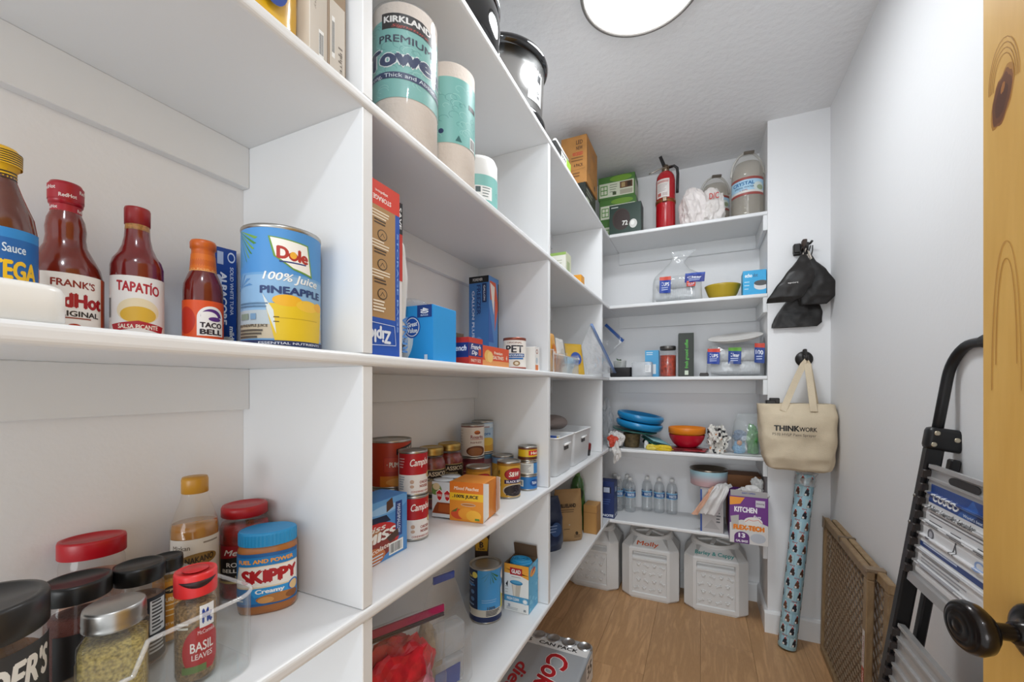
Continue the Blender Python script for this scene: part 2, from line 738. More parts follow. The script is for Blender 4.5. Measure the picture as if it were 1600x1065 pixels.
sh = thing('shelving_unit', 'white painted built-in shelves with uprights along the long side wall', 'shelves', (0, 0, 0))
for z in (S1, S2, S3, S4, S5):
    board(XW, XS + .004, YN, YB, z - .0006, '+x', sh)
zs = [S1, S2, S3, S4, S5]
for y0, y1 in DIV:
    for top, bot in zip(zs, zs[1:]):
        B().box(XW, XS, y0, y1, bot, top - TH - .0006, SHELF, .0012).obj('upright', sh)
runs = [(YN, DIV[0][0]), (DIV[0][1], DIV[1][0]), (DIV[1][1], DIV[2][0]), (DIV[2][1], YB)]
for z in zs:
    for y0, y1 in runs:
        B().box(XW, XW + .018, y0, y1, z - TH - CL, z - TH - .0006, SHELF, .0012).obj('cleat', sh)
bsh = thing('back_shelving', 'white painted built-in shelves across the short end wall', 'shelves', (0, 0, 0))
for z in zs:
    board(XS + .0055, .2895, YS, YB - .0005, z - .0006, '-y', bsh)
    B().box(XS + .0055, .272, YB - .018, YB, z - TH - CL, z - TH - .0006, SHELF, .0012).obj('cleat', bsh)
    B().box(.272, .2905, YS + .004, YB, z - TH - CL, z - TH - .0006, SHELF, .0012).obj('cleat', bsh)

# ------------------------------------------------------------------ ceiling light
cl = thing('ceiling_light', 'round white flush ceiling light with thin grey rim', 'ceiling light', (-.172, 1.35, CEIL))
em = bpy.data.materials.new('lamp_glow')
em.use_nodes = True
em.node_tree.nodes['Principled BSDF'].inputs['Emission Color'].default_value = (.93, .97, 1, 1)
em.node_tree.nodes['Principled BSDF'].inputs['Emission Strength'].default_value = 35.0
B().lathe([(0, -.028), (.12, -.028), (.165, -.0265), (.178, -.023)], em, 64).obj('diffuser', cl)
B().lathe([(.178, -.023), (.183, -.03), (.191, -.027), (.193, -.015), (.193, 0)], P('6f6b67', .4), 64).obj('rim', cl)

# ================================================================== near bay, eye-level shelf
# white tray
t = thing('serving_tray', 'low white rounded tray at the front edge of the shelf, before the hot sauce', 'tray', (-.545, .0585, S3))
def rrect(x0, x1, y0, y1, r, n=5):
    p = []
    for cx, cy, a in ((x1 - r, y1 - r, 0), (x0 + r, y1 - r, 90), (x0 + r, y0 + r, 180), (x1 - r, y0 + r, 270)):
        p += [(cx + r * math.cos(math.radians(a + 90 * i / n)), cy + r * math.sin(math.radians(a + 90 * i / n))) for i in range(n + 1)]
    return p
b = B()
rings = []
for q, z in ((.004, 0), (0, .003), (0, .027), (.0015, .031), (.004, .033), (.008, .031), (.010, .012)):
    rings.append([(x, y, z) for x, y in rrect(-.055 + q, .055 - q, -.105 + q, .105 - q, .016)])
b.loft(rings, P('efeeea', .3), True)
b.obj('tray', t)

GLASSY = film('ffffff', .02, .03, .32)
def sauce(col, rough=.16):
    return P(col, rough, vary=.12, vscale=40, coat=.6)

# taco sauce bottle with yellow and black neck wrap
def f(L):
    L.r(0, 0, 1, 1, '1b62a8').r(0, .9, 1, .1, '2c86c9')
    L.e(.5, .12, .36, .2, '123f7d').e(.5, .1, .3, .17, 'e0902e').e(.48, .12, .18, .09, 'f2b552')
    L.t('ORTEGA', .5, .58, .8, .2, 'f4c21f', bold=.05).t('Taco Sauce', .5, .8, .5, .09, 'd8e6f2')
    L.t('ORIGINAL', .5, .05, .5, .07, 'ffffff')
def stripes(L):
    L.r(0, 0, 1, 1, 'e2b21e')
    for i in range(6):
        L.p([(0, .1 + i * .16), (.3, .02 + i * .16), (.7, .12 + i * .16), (1, .04 + i * .16), (1, .1 + i * .16), (.7, .19 + i * .16), (.3, .09 + i * .16), (0, .17 + i * .16)], '241d12')
revolve('taco_sauce_bottle', 'amber taco sauce bottle with yellow and black striped neck wrap and blue label', 'bottle', (-.64, .16, S3), [
    ('bottle', [(0, 0), (.024, 0), (.0268, .004), (.0268, .1), (.024, .12), (.017, .14), (.0125, .155), (.012, .165)], sauce('5e2a17')),
    ('cap', [(.0122, .16), (.0125, .165), (.0145, .168), (.0155, .176), (.0145, .184), (.0125, .187), (0, .187)], P('d9a91d', .35))],
    [(.0270, 4, .066, .006, .097, f), (.0122, 0, .072, .147, .02, stripes, None, .02), (.0157, 0, .09, .169, .014, stripes)])

# cayenne hot sauce
def f(L):
    L.r(0, 0, 1, 1, 'f1ece6').r(0, 0, .16, 1, 'c2381f').r(.84, 0, .16, 1, 'd0562a').r(0, .66, .16, .2, 'd99a3a')
    L.t("FRANK'S", .5, .84, .46, .12, '8f2a1c', bold=.03, skew=-.02).t('RedHot', .5, .57, .66, .24, 'a5121c', bold=.06)
    L.t('ORIGINAL', .52, .36, .52, .09, '2c221e', bold=.03).lines(.3, .28, .4, 1, .05, '9a4a38', .02)
    L.e(.5, .08, .3, .16, '3b4a2a', a0=PI, a1=2 * PI).e(.5, .12, .27, .15, 'e9dcc6', a0=PI, a1=2 * PI).e(.5, .15, .07, .05, 'b33a22')
def wrap(L):
    L.r(0, 0, 1, 1, 'a30f22')
    for i in range(5):
        L.t('RedHot', .1 + .2 * i, .25 + .45 * (i % 2), .17, .26, 'e9d9d6', bold=.03, skew=.05)
revolve('hot_sauce_bottle', "round shouldered cayenne hot sauce bottle with red shrink-wrapped cap", 'bottle', (-.70, .228, S3), [
    ('bottle', [(0, 0), (.029, 0), (.0325, .004), (.0325, .08), (.0302, .092), (.0245, .105), (.0188, .117), (.0172, .128), (.0178, .138), (.0165, .149), (.0135, .157), (.0125, .165)], sauce('6d1f12')),
    ('cap', [(.0128, .148), (.013, .166), (.0148, .1665), (.0152, .17), (.015, .189), (.0135, .1925), (0, .1925)], P('a30f22', .3))],
    [(.0327, 12, .084, .007, .073, f), (.0153, 6, .09, .171, .0175, wrap), (.0131, 6, .074, .15, .0155, wrap)])

# tapatio
def f(L):
    L.r(0, 0, 1, 1, 'eeebe8')
    L.t('TAPATÍO', .5, .84, .62, .2, 'b32430', bold=.045, skew=-.05)
    L.e(.5, .46, .3, .2, 'ecdcb8').e(.5, .4, .25, .13, 'e0b23c')
    L.p([(.1, .24), (.5, .31), (.9, .24), (.86, .13), (.5, .2), (.14, .13)], 'b32430')
    L.t('SALSA PICANTE', .5, .215, .56, .07, 'f3ead9', bold=.03).t('HOT SAUCE', .5, .1, .34, .05, 'b32430').t('10 FL. OZ. - 296 mL', .5, .03, .6, .05, '4a3a38')
    L.bars(.02, .3, .07, .4, 8)
revolve('salsa_bottle', 'red screw-capped hot sauce bottle with long neck and white label', 'bottle', (-.67, .285, S3), [
    ('bottle', [(0, 0), (.0245, 0), (.0266, .004), (.0266, .102), (.0245, .111), (.0195, .119), (.0155, .129), (.0132, .141), (.0126, .15)], sauce('6e1414')),
    ('neck', [(.0126, .15), (.012, .163)], P('a0703a', .3, vary=.5, vscale=250)),
    ('cap', [(.0118, .157), (.013, .1575), (.0132, .177), (.0125, .1795), (0, .1795)], P('8e1518', .4))],
    [(.0268, 2, .072, .006, .081, f)])

# taco bell sauce
def f(L):
    L.r(0, 0, 1, 1, 'e2521c').e(.16, .55, .16, .3, 'c22c14').r(0, 0, 1, .16, 'e8641f')
    L.r(.34, .22, .42, .4, 'f6f2f0').e(.55, .62, .21, .26, 'f6f2f0', a0=0, a1=PI)
    L.e(.55, .64, .16, .18, '5b2a80', a0=0, a1=PI).e(.5, .63, .15, .13, 'f6f2f0', a0=0, a1=PI).e(.6, .6, .1, .05, '5b2a80')
    L.t('TACO', .55, .46, .34, .12, '2b1e2b', bold=.05).t('BELL', .55, .31, .34, .12, '2b1e2b', bold=.05)
    L.t('HOT SAUCE', .56, .09, .56, .09, 'f7d9c0', bold=.02)
def seal(L):
    L.r(0, 0, 1, 1, 'd86f1e').t('SEALED FOR SAFETY', .5, .1, .9, .1, 'f0b06a').line([(0, .02), (1, .02)], .001, 'f0b06a')
revolve('sauce_bottle', 'small taco sauce bottle with orange neck seal and orange label', 'bottle', (-.64, .347, S3), [
    ('bottle', [(0, 0), (.021, 0), (.0232, .004), (.0232, .078), (.0225, .09), (.0185, .102), (.0155, .109)], sauce('66150f')),
    ('cap', [(.0156, .106), (.0152, .12), (.0137, .136), (.0137, .14), (.0152, .141), (.0154, .149), (.014, .152), (0, .152)], P('c95f1a', .35))],
    [(.0234, 14, .08, .004, .062, f), (.0154, 0, .08, .108, .024, seal, None, .06)])

# two flat tuna cartons standing on end
def f(L):
    L.r(0, 0, 1, 1, '17418f').t('ALBACORE', .62, .52, .27, .52, 'e8ecf4', rot=270, bold=.05).t('SOLID WHITE TUNA', .27, .6, .16, .5, 'cfd8ea', rot=270, bold=.02) if 0 else L.r(0, 0, 1, 1, '17418f')
    L.t('ALBACORE', .46, .52, .28, .5, 'e8ecf4', rot=270, bold=.05).t('SOLID WHITE TUNA', .8, .6, .15, .46, 'cfd8ea', rot=270, bold=.02)
    L.e(.78, .92, .16, .05, 'cfd8ea').e(.78, .92, .12, .035, '17418f').r(.2, .84, .25, .12, 'aebcd8').e(.25, .7, .12, .04, 'cfd8ea').e(.25, .58, .12, .04, 'cfd8ea')
    L.t('mild', .8, .2, .2, .12, 'f4f4f4', rot=270, bold=.03).e(.6, .06, .4, .1, 'e9e2d6').e(.7, .05, .2, .05, '8a6a4a')
carton('tuna_carton', 'slim blue albacore carton standing on end behind the pineapple juice', 'carton', (-.705, .402, S3), (.05, .034, .165), '17418f', {'+x': f}, rz=math.radians(-7))
def f(L):
    L.r(0, 0, 1, 1, 'e9e6e4').r(0, 0, 1, .12, 'b3242c').r(.55, .1, .45, .9, 'a32638')
    L.t('CHUNK LIGHT', .3, .55, .34, .6, 'b3242c', rot=270)
carton('cracker_carton', 'slim white and crimson carton wedged between blue carton and juice can', 'carton', (-.705, .438, S3), (.05, .022, .168), 'e9e6e4', {'+x': f}, rz=math.radians(-3))

# pineapple juice can
def juice(L):
    L.r(0, 0, 1, 1, '6fa6d8').r(0, .62, 1, .38, '4f94d4').r(0, .3, 1, .3, '8fb9df').r(0, .1, 1, .2, 'bcc8cf').r(0, .06, 1, .12, 'cdbfa6')
    for i in range(9):
        a = -.25 - i * .16
        L.p([(.12, 1), (.13 + .22 * math.cos(a), 1 + .34 * math.sin(a)), (.145 + .18 * math.cos(a - .05), .99 + .3 * math.sin(a - .05))], '4f8a35' if i % 2 else '76a446')
    for i in range(7):
        a = .1 + i * .5
        L.p([(.16, .5), (.16 + .14 * math.cos(a), .5 + .12 * math.sin(a)), (.16 + .11 * math.cos(a + .2), .5 + .1 * math.sin(a + .2))], '5f96cd')
    L.p([(.42, .93), (.72, .9), (.76, .62), (.6, .66), (.46, .76)], '6e9a3a').p([(.435, .92), (.71, .89), (.745, .64), (.6, .675), (.475, .765)], 'f6f3ec')
    L.t('Dole', .6, .79, .24, .11, 'b5352a', bold=.06, skew=-.02).e(.6, .785, .025, .03, 'f0b23c').r(.5, .715, .2, .012, '2a3a7a')
    L.t('100% Juice', .6, .575, .44, .09, 'f7f7f5', bold=.02, sh=.25, skew=-.02).t('PINEAPPLE', .61, .475, .5, .065, '243e73', bold=.045)
    L.p([(.4, .36), (.9, .36), (.86, .04), (.47, .04)], 'e9c526').p([(.38, .44), (.46, .3), (.48, .1), (.42, .28)], 'dfe6e4')
    L.e(.56, .39, .11, .05, 'f1b62c').e(.72, .36, .1, .05, 'f4c63f').e(.84, .37, .06, .04, 'f1b62c').r(.46, .235, .36, .006, 'c9a51c').r(.46, .24, .04, .008, '5a4a10').r(.46, .2, .04, .008, '5a4a10')
    L.lines(.14, .35, .3, 2, .025, '5d7f9f', .012).r(.16, .22, .1, .05, '8b9a8a').r(.28, .22, .05, .05, '7ba1c4')
    L.t('100% PINEAPPLE JUICE', .27, .165, .3, .03, '4a4034', bold=.03).lines(.14, .12, .26, 3, .028, '5a5248', .016)
    L.r(0, 0, 1, .045, '22305c').t('ESSENTIAL NUTRIENTS', .6, .022, .5, .02, 'd8dce8')
can('juice_can', 'tall pineapple juice can at the end of the eye-level shelf by the first upright', (-.58, .424, S3), .0535, .176, '6fa6d8', juice, off=-4, span=3.3)

# ================================================================== near bay, top shelf
t = thing('snack_bag', 'yellow snack bag with blue oval on the high shelf', 'bag', (-.53, .35, S2), PI / 2)
YB_M = P('e3b21f', .3, coat=.3)
b = B()
b.soft([(0, 0, 0, .05, .012), (.03, 0, 0, .055, .02), (.12, 0, 0, .055, .024), (.17, 0, 0, .055, .014), (.2, 0, 0, .055, .0015)], YB_M, wr=.004, freq=24, seed=3)
b.obj('pouch', t)
L = Lab(.09, .14)
L.e(.5, .35, .24, .22, '1d3f92').e(.5, .35, .19, .16, '2b55b4').t('Snack', .5, .35, .3, .12, 'e8ecf6', bold=.03).p([(.2, .6), (.45, .9), (.5, .5), (.3, .35)], '8a5a2a').p([(.3, .55), (.4, .75), (.45, .5)], 'e6dccb')
L.build(t, lambda u, v, o: (u - .04, -.0265 - o, .025 + v))
def f(L):
    L.r(0, 0, 1, 1, 'cfc6ba').t('Priority', .3, .55, .14, .22, '9a9184', rot=270).bars(.5, .12, .3, .2, 8)
carton('cream_box', 'narrow cream box standing upright on the high shelf, beside the brown box', 'box', (-.545, .424, S2), (.085, .029, .2), 'd9d2c8', {'+x': f})
def f(L):
    L.r(.08, 0, .84, .62, 'd5cdc2').bars(.2, .2, .16, .3, 9).lines(.55, .3, .25, 3, .05, '8a8178', .015).t('FILTER', .7, .18, .12, .2, '7a7168', rot=270)
carton('brown_box', 'narrow brown cardboard box with pale label on the high shelf by the upright', 'box', (-.545, .4575, S2), (.085, .034, .205), 'a08a72', {'+x': f})

# ================================================================== near bay, spice shelf
ZB = S4 + .004
# clear acrylic bin
t = thing('clear_bin', 'clear acrylic bin holding the spice jars on the low near shelf', 'bin', (0, 0, S4))
ACR = film('f6fbfb', .02, .03, .45)
b = B()
for q in (0, .0022):
    r0 = [(x, y) for x, y in rrect(-.692 + q, -.502 - q, -.12 + q, .338 - q, .028 - q, 8)]
    rr = []
    for z in (.0025 if q else 0, .03, .06, .09):
        rr.append([(x, y, z) for x, y in r0])
    b.loft(rr, ACR, True, False)
b.prism(rrect(-.691, -.503, -.119, .337, .027, 8), .0005, .0024, ACR)
b.obj('wall', t)
dipy = lambda y: .028 if .03 < y < .21 else .028 * max(0, 1 - min(abs(y - .03), abs(y - .21)) / .012)
rim = [(x, y, .092 - (dipy(y) if x > -.51 else 0)) for x, y in
       [(-.502, -.06 + i * .006) for i in range(60)] + [p for p in rrect(-.692, -.502, -.12, .338, .028, 8)[:18]] + [(-.692, .1)]]
B().tube(rim, .0024, film('ffffff', .25, .05, .5), 6).obj('rim', t)
hnd = [(-.502, .03 + .18 * i / 10, .064) for i in range(11)]
B().tube(hnd, .002, film('ffffff', .25, .05, .5), 6).obj('handle', t)

CLEARJAR = film('fffaf4', .03, .03, .35)
def spice_jar(name, label, loc, r, h, lidh, lidcol, cont, fill, labs, sup=2., sx=1., rz=0., lidr=1.04, shoulder=.012, lidm=None, neck=.93, ribs=False):
    t = thing(name, label, 'jar', loc, rz)
    z1 = h - lidh
    o = dict(sup=sup, sx=sx)
    B().lathe([(0, 0), (r * .93, 0), (r, .004), (r, z1 - shoulder), (r * .985, z1 - shoulder * .6), (r * neck, z1 - .002), (r * neck, z1 + .002)], CLEARJAR, 40, **o).obj('jar', t)
    B().lathe([(0, .002), (r * .92, .002), (r * .96, .005), (r * .96, fill), (r * .5, fill + .003), (0, fill + .001)], cont, 40, **o).obj('contents', t)
    m = lidm or P(lidcol, .32)
    lr = r * lidr
    if ribs:
        pr = [(lr * .97, z1), (lr, z1 + .001), (lr, z1 + .003), (lr * .975, z1 + .005), (lr, z1 + .007), (lr * .985, z1 + lidh - .004), (lr * .96, z1 + lidh - .001), (lr * .9, z1 + lidh), (0, z1 + lidh)]
    else:
        pr = [(lr * .98, z1), (lr, z1 + .001), (lr, z1 + lidh - .003), (lr * .97, z1 + lidh), (lr * .86, z1 + lidh), (lr * .84, z1 + lidh - .0012), (0, z1 + lidh - .0012)]
    B().lathe(pr, m, 40, sx=sx).obj('lid', t)
    for rr, off, W, z0, H, fn, *q in labs:
        L = Lab(W, H)
        fn(L)
        L.build(t, cylmap(rr, camang(loc, off) - rz, W, z0, *q), step=.003)
    return t

def f(L):
    L.r(0, 0, 1, 1, '3a3b3e').t("TRADER'S", .5, .78, .8, .26, 'e9e7e2', bold=.05, sh=.2, skew=.04).t('Rub', .62, .28, .3, .3, 'e9e7e2', bold=.03, sh=.3).line([(.45, .4), (.7, .5)], .0015, 'e9e7e2')
spice_jar('seasoning_jar', 'biggest black-lidded seasoning jar with dark grey label in the clear bin', (-.572, .128, ZB), .044, .155, .03, '2b2a2a', P('8f6647', .9, bump=.6, bscale=300), .1,
          [(.0443, 16, .11, .012, .104, f)])
def f(L):
    L.r(0, 0, 1, 1, '231f1e').r(.55, .35, .3, .6, '7d2318').r(.55, .36, .03, .6, 'c9b9a4')
spice_jar('chili_jar', 'black-lidded jar of dark red chili behind the silver-lidded jar', (-.64, .218, ZB), .0275, .125, .02, '1d1c1c', P('5a2216', .9, bump=.6, bscale=300), .085, [(.0278, 20, .06, .004, .07, f)])
def f(L):
    L.r(0, 0, 1, 1, '25262c').e(.3, .7, .22, .2, '3a3c44').r(.62, .42, .3, .52, 'dcdcdc').lines(.65, .9, .24, 9, .055, '4a4a4a', .03, 3).lines(.6, .3, .3, 4, .06, 'bdbdbd', .03, 5)
spice_jar('pepper_jar', 'black-lidded spice jar with black label and white panel of fine print', (-.635, .272, ZB), .0242, .122, .02, '171717', P('6a4a36', .9, bump=.6, bscale=300), .08, [(.0245, 4, .066, .006, .078, f)])
def f(L):
    L.r(0, 0, 1, 1, 'cf8d2c').e(.55, .84, .2, .07, '2a221a').t('organic', .55, .84, .3, .06, 'e6cfa2').t('TURMERIC', .62, .66, .62, .08, 'f6e6c4', bold=.03).lines(.4, .55, .35, 3, .1, 'f0d9ac', .02).t('NET WT', .5, .2, .3, .05, 'f6e6c4')
spice_jar('turmeric_jar', 'slim black-capped spice bottle with mustard yellow label', (-.66, .3135, ZB), .0165, .112, .018, '1b1b1b', P('c08a2c', .9, bump=.6, bscale=300), .08, [(.0168, 8, .042, .012, .07, f)])
spice_jar('paprika_jar', 'red-lidded spice jar at the back behind the clear bin', (-.727, .262, S4), .0255, .148, .022, 'b3121f', P('c99a86', .9, bump=.6, bscale=300), .1, [], sx=1.25, rz=math.radians(60))
# square jar of herbs with silver lid
def f(L):
    L.r(0, 0, 1, 1, 'd9d4da').lines(.1, .92, .8, 8, .06, '8d8790', .022, 8).r(.08, .06, .84, .34, '6a4f96').lines(.14, .32, .6, 3, .09, 'cfc4e2', .03)
HERB = P('9a8a4e', .95, bump=1., bscale=260, vary=.55, vscale=330)
t = spice_jar('oregano_jar', 'square glass jar of dried green herbs with silver screw lid', (-.552, .216, ZB), .0262, .118, .021, 'b9b9b9', HERB, .082, [], sup=7., lidr=.96, lidm=P('b5b3b0', .33, 1.), neck=.8, shoulder=.014, rz=math.radians(-28), ribs=True)
L = Lab(.034, .06)
f(L)
L.build(t, lambda u, v, o: (-.017 + u, -.0263 - o, .012 + v))
# basil bottle with red flip top
def f(L):
    L.e(.62, .3, .42, .36, 'b3131f').r(.56, .62, .34, .32, 'eef0f4').t('Mc', .73, .78, .24, .22, '2746a0', bold=.08).t('McCormick', .72, .56, .4, .06, 'e9c9cc')
    L.t('BASIL', .62, .36, .5, .14, 'f4eeee', bold=.02).t('LEAVES', .62, .22, .44, .08, 'f0dcdc').lines(.06, .7, .3, 2, .06, 'dcdcd6', .03).r(.2, 0, .5, .1, '5f7a3a')
t = spice_jar('basil_bottle', 'clear herb bottle with bright red flip-top lid at the front corner of the bin', (-.548, .289, ZB), .0205, .124, .026, 'e23337', P('8a6f4c', .95, bump=1., bscale=260, vary=.6, vscale=300), .085,
              [(.0207, 2, .046, .012, .08, f)], lidr=1.03)
b = B()
a0 = camang((-.548, .289), 8)
b.loft([[(math.cos(a0 + (i / 12 - .5) * 1.9) * (.0213 + dd), math.sin(a0 + (i / 12 - .5) * 1.9) * (.0213 + dd), .1155 - .0075 * math.cos((i / 12 - .5) * PI) * s + .001) for i in range(13)] for s, dd in ((0, .0001), (0, .0006), (1, .0006), (1, .0001))], P('2a1012', .5), True, False)
b.obj('flap_gap', t)
B().lathe([(0, .124), (.012, .124), (.013, .1248), (.012, .1256), (0, .1256)], P('c9262c', .35), 20).obj('flap', t)

# rice vinegar
def f(L):
    L.r(0, 0, 1, 1, 'd9d2c8').t('Mizkan', .25, .9, .3, .06, '6a5f52').lines(.6, .93, .3, 1, .05, '8a8074', .02)
    L.e(.55, .74, .3, .08, '8a6a34').t('NAKANO', .55, .74, .46, .08, '2a2018', bold=.04, skew=.02).t('RICE', .55, .55, .3, .12, '2f2a26', bold=.03).t('VINEGAR', .55, .38, .56, .13, '2f2a26', bold=.03)
    L.lines(.2, .24, .6, 3, .07, '8a8074', .025)
t = revolve('vinegar_bottle', 'rice vinegar bottle with gold cap, half full of amber liquid', 'bottle', (-.70, .368, S4), [
    ('bottle', [(0, 0), (.027, 0), (.03, .004), (.03, .132), (.0285, .142), (.0235, .157), (.0185, .172), (.0155, .186)], film('fdf6ea', .04, .03, .35)),
    ('vinegar', [(0, .002), (.0285, .002), (.029, .005), (.029, .132), (.0275, .1405), (0, .1405)], P('a8701c', .12, coat=.5)),
    ('cap', [(.016, .185), (.0168, .1855), (.0168, .205), (.0155, .209), (0, .2095)], P('c08a2b', .35))],
    [(.0302, 4, .078, .006, .116, f)])

# roasted peppers
def f(L):
    L.r(0, 0, 1, 1, '2a2421').p([(0, 1), (0, .62), (.5, .74), (1, .62), (1, 1)], 'a9202a').r(0, 0, .05, 1, 'c8a860').r(.95, 0, .05, 1, 'c8a860').r(0, 0, 1, .06, 'c8a860')
    L.t('Mezzetta', .5, .82, .7, .16, 'f2ece2', sh=.3, bold=.02).t('ROASTED', .5, .5, .6, .12, 'f2ece2', bold=.03).t('BELL PEPPERS', .5, .34, .76, .1, 'f2ece2', bold=.03).t('SWEET', .5, .18, .3, .06, 'd8c9a0')
revolve('pepper_jar_large', 'glass jar of roasted red peppers with red lid in the shelf corner', 'jar', (-.70, .4435, S4), [
    ('jar', [(0, 0), (.033, 0), (.0362, .005), (.0362, .115), (.034, .124), (.03, .13), (.03, .134)], GLASSY),
    ('peppers', [(0, .003), (.034, .003), (.0352, .007), (.0352, .113), (.033, .12), (0, .121)], P('8e1511', .25, bump=.8, bscale=70, vary=.6, vscale=60, coat=.4)),
    ('lid', [(.032, .131), (.0335, .132), (.0335, .145), (.032, .148), (.027, .1485), (.026, .1475), (0, .1475)], P('b01a22', .35))],
    [(.0364, 0, .09, .03, .06, f)])

# peanut butter
def f(L):
    L.r(0, 0, 1, 1, '1f7fc4').r(0, .93, 1, .07, '1b5f9f').r(0, 0, 1, .05, '1b5f9f')
    L.t('FUEL AND POWER', .5, .85, .72, .08, 'f0a23a', bold=.05)
    L.p([(.04, .34), (.14, .76), (.97, .76), (.97, .34)], 'e9d8b8').p([(.07, .37), (.16, .74), (.97, .74), (.97, .37)], 'f3efe9')
    L.t('SKIPPY', .56, .56, .74, .27, 'b3161f', bold=.08)
    L.p([(.28, .34), (.9, .34), (.86, .17), (.36, .17)], '2e9be0').t('Creamy', .55, .26, .36, .11, 'f4f8fb', bold=.05).e(.87, .28, .1, .12, '2a78c8').e(.87, .28, .075, .09, 'e7c58e')
    L.e(.66, .12, .28, .09, 'b5773a').e(.5, .1, .1, .06, 'd59a55').e(.84, .12, .1, .07, '8d5526').lines(.06, .16, .18, 2, .06, 'd9e8f4', .03)
t = thing('peanut_butter_jar', 'oval peanut butter jar with ribbed blue lid standing on the low near shelf', 'jar', (-.624, .432, S4), math.radians(-41 + 90))
t.scale = (.94, .94, 1)
PB = P('a9682f', .35, coat=.3)
o = dict(sx=1., sy=.72, sup=2.6)
B().lathe([(0, 0), (.04, 0), (.0425, .003), (.0432, .009), (.0426, .0125), (.0432, .014), (.0434, .093), (.042, .098), (.0395, .1), (.0395, .105)], PB, 48, **o).obj('jar', t)
bm_l = B()
n = 96
rows = []
for r, z, a in ((.0405, .1015, 0), (.0425, .102, 1), (.0425, .119, 1), (.0415, .1215, 0), (.039, .1225, 0)):
    rows.append([((r + a * .0006 * (i % 2)) * math.cos(2 * PI * i / n), (r + a * .0006 * (i % 2)) * .75 * math.sin(2 * PI * i / n), z) for i in range(n)])
bm_l.loft(rows, P('2390c9', .4), False, True)
bm_l.obj('lid', t)
L = Lab(.104, .079)
f(L)
def pbmap(u, v, o):
    a = -PI / 2 + (u - .052) / .04
    c, q = math.cos(a), math.sin(a)
    k = (abs(c) ** 2.6 + abs(q) ** 2.6) ** (-1 / 2.6)
    return ((.0436 + o) * c * k, (.0436 + o) * .72 * q * k, .0135 + v)
L.build(t, pbmap, step=.0025)

# ================================================================== second bay, paper towels on the high shelf
TOWEL = P('e0d4c9', .85, bump=.5, bscale=120)
def towel(L, big=True):
    L.r(0, .34, 1, .53, '7fbcb6')
    R = random.Random(3)
    for i in range(44):
        x, y = R.random(), .37 + .46 * R.random()
        q = .03 + .03 * R.random()
        L.base(1 + i % 3).line([(x + q * 1.2 * math.cos(a / 7 * 4.4), y + q * .55 * math.sin(a / 7 * 4.4)) for a in range(8)], .0012, '5f9f9b' if i % 2 else '9fd0ca')
def towel1(L):
    towel(L)
    L.base(5).p([(.3, .915), (.3, .81), (.66, .79), (.78, .775), (.78, .865), (.66, .895)], '1f1b1d').t('KIRKLAND', .54, .862, .44, .045, 'f4f2f0', bold=.05, skew=-.02).t('Signature', .56, .812, .34, .025, 'b33a2e', sh=.3, skew=-.02)
    L.t('PREMIUM', .52, .73, .5, .05, '26324a', bold=.02, skew=-.03)
    L.t('Towels', .52, .61, .86, .14, 'e9efee', bold=.11, skew=-.02).t('Towels', .52, .61, .84, .125, '223560', bold=.06, skew=-.02)
    L.p([(.06, .53), (.98, .48), (.98, .43), (.06, .49)], '223560').t('Strong, Thick and Absorbent', .52, .48, .84, .035, 'e4ecf2', bold=.01, skew=-.04)
t = thing('paper_towel_roll', 'big printed paper towel roll in clear wrap near the first upright', 'paper towels', (-.552, .676, S2))
B().lathe([(.02, .001), (.06, .0), (.0645, .004), (.0645, .276), (.06, .28), (.02, .28), (.02, .001)], TOWEL, 48).obj('roll', t)
L = Lab(.22, .28)
towel1(L)
L.build(t, cylmap(.0648, camang((-.552, .676), -2), .22, 0), step=.005, name='printed_band')
b = B()
b.soft([(.0, 0, 0, .05, .05), (.004, 0, 0, .067, .067), (.14, 0, 0, .068, .068), (.277, 0, 0, .067, .067), (.291, 0, 0, .045, .045)], film('ffffff', .03, .06, .5), n=64, m=30, wr=.004, freq=16, seed=5, sup=2)
b.obj('plastic_wrap', t)

def towel2(L):
    towel(L)
    L.base(5).t('l', .3, .56, .05, .2, 'e9efee', bold=.11).t('l', .3, .56, .035, .18, '223560', bold=.07).r(.7, .66, .14, .04, '3a2f2c').bars(.72, .34, .12, .1, 9).p([(.52, .36), (.56, .41), (.6, .36)], '3a6a6a').e(.36, .43, .03, .02, '223560')
t = thing('paper_towel_roll', 'second paper towel roll with teal printed band, between wrapped roll and small roll', 'paper towels', (-.55, .833, S2))
B().lathe([(.02, .001), (.058, .0), (.062, .004), (.062, .276), (.058, .28), (.02, .28), (.02, .001)], TOWEL, 48).obj('roll', t)
L = Lab(.2, .28)
towel2(L)
L.build(t, cylmap(.0623, camang((-.55, .833), 10), .2, 0), step=.005, name='printed_band')
def towel3(L):
    L.r(0, 0, 1, .74, '86c2bb')
    R = random.Random(8)
    for i in range(18):
        x, y = R.random(), .1 + .6 * R.random()
        L.base(1 + i % 3).line([(x + .05 * math.cos(a / 7 * 4.4), y + .04 * math.sin(a / 7 * 4.4)) for a in range(8)], .0012, '5f9f9b')
    L.base(5).r(.45, .3, .3, .24, 'f3f3f1').r(.47, .42, .08, .1, '3a4a4a').lines(.58, .5, .14, 4, .05, '5a6a6a', .014)
t = thing('tissue_roll', 'smallest teal and white wrapped paper roll, beside the second upright', 'paper towels', (-.57, 1.0076, S2))
B().lathe([(.015, .001), (.05, .0), (.0555, .006), (.0555, .155), (.05, .168), (.03, .175), (.012, .172)], P('e6e6e4', .5), 40).obj('roll', t)
L = Lab(.17, .15)
towel3(L)
L.build(t, cylmap(.0558, camang((-.57, 1.0076), 0), .17, .003), step=.005, name='printed_band')

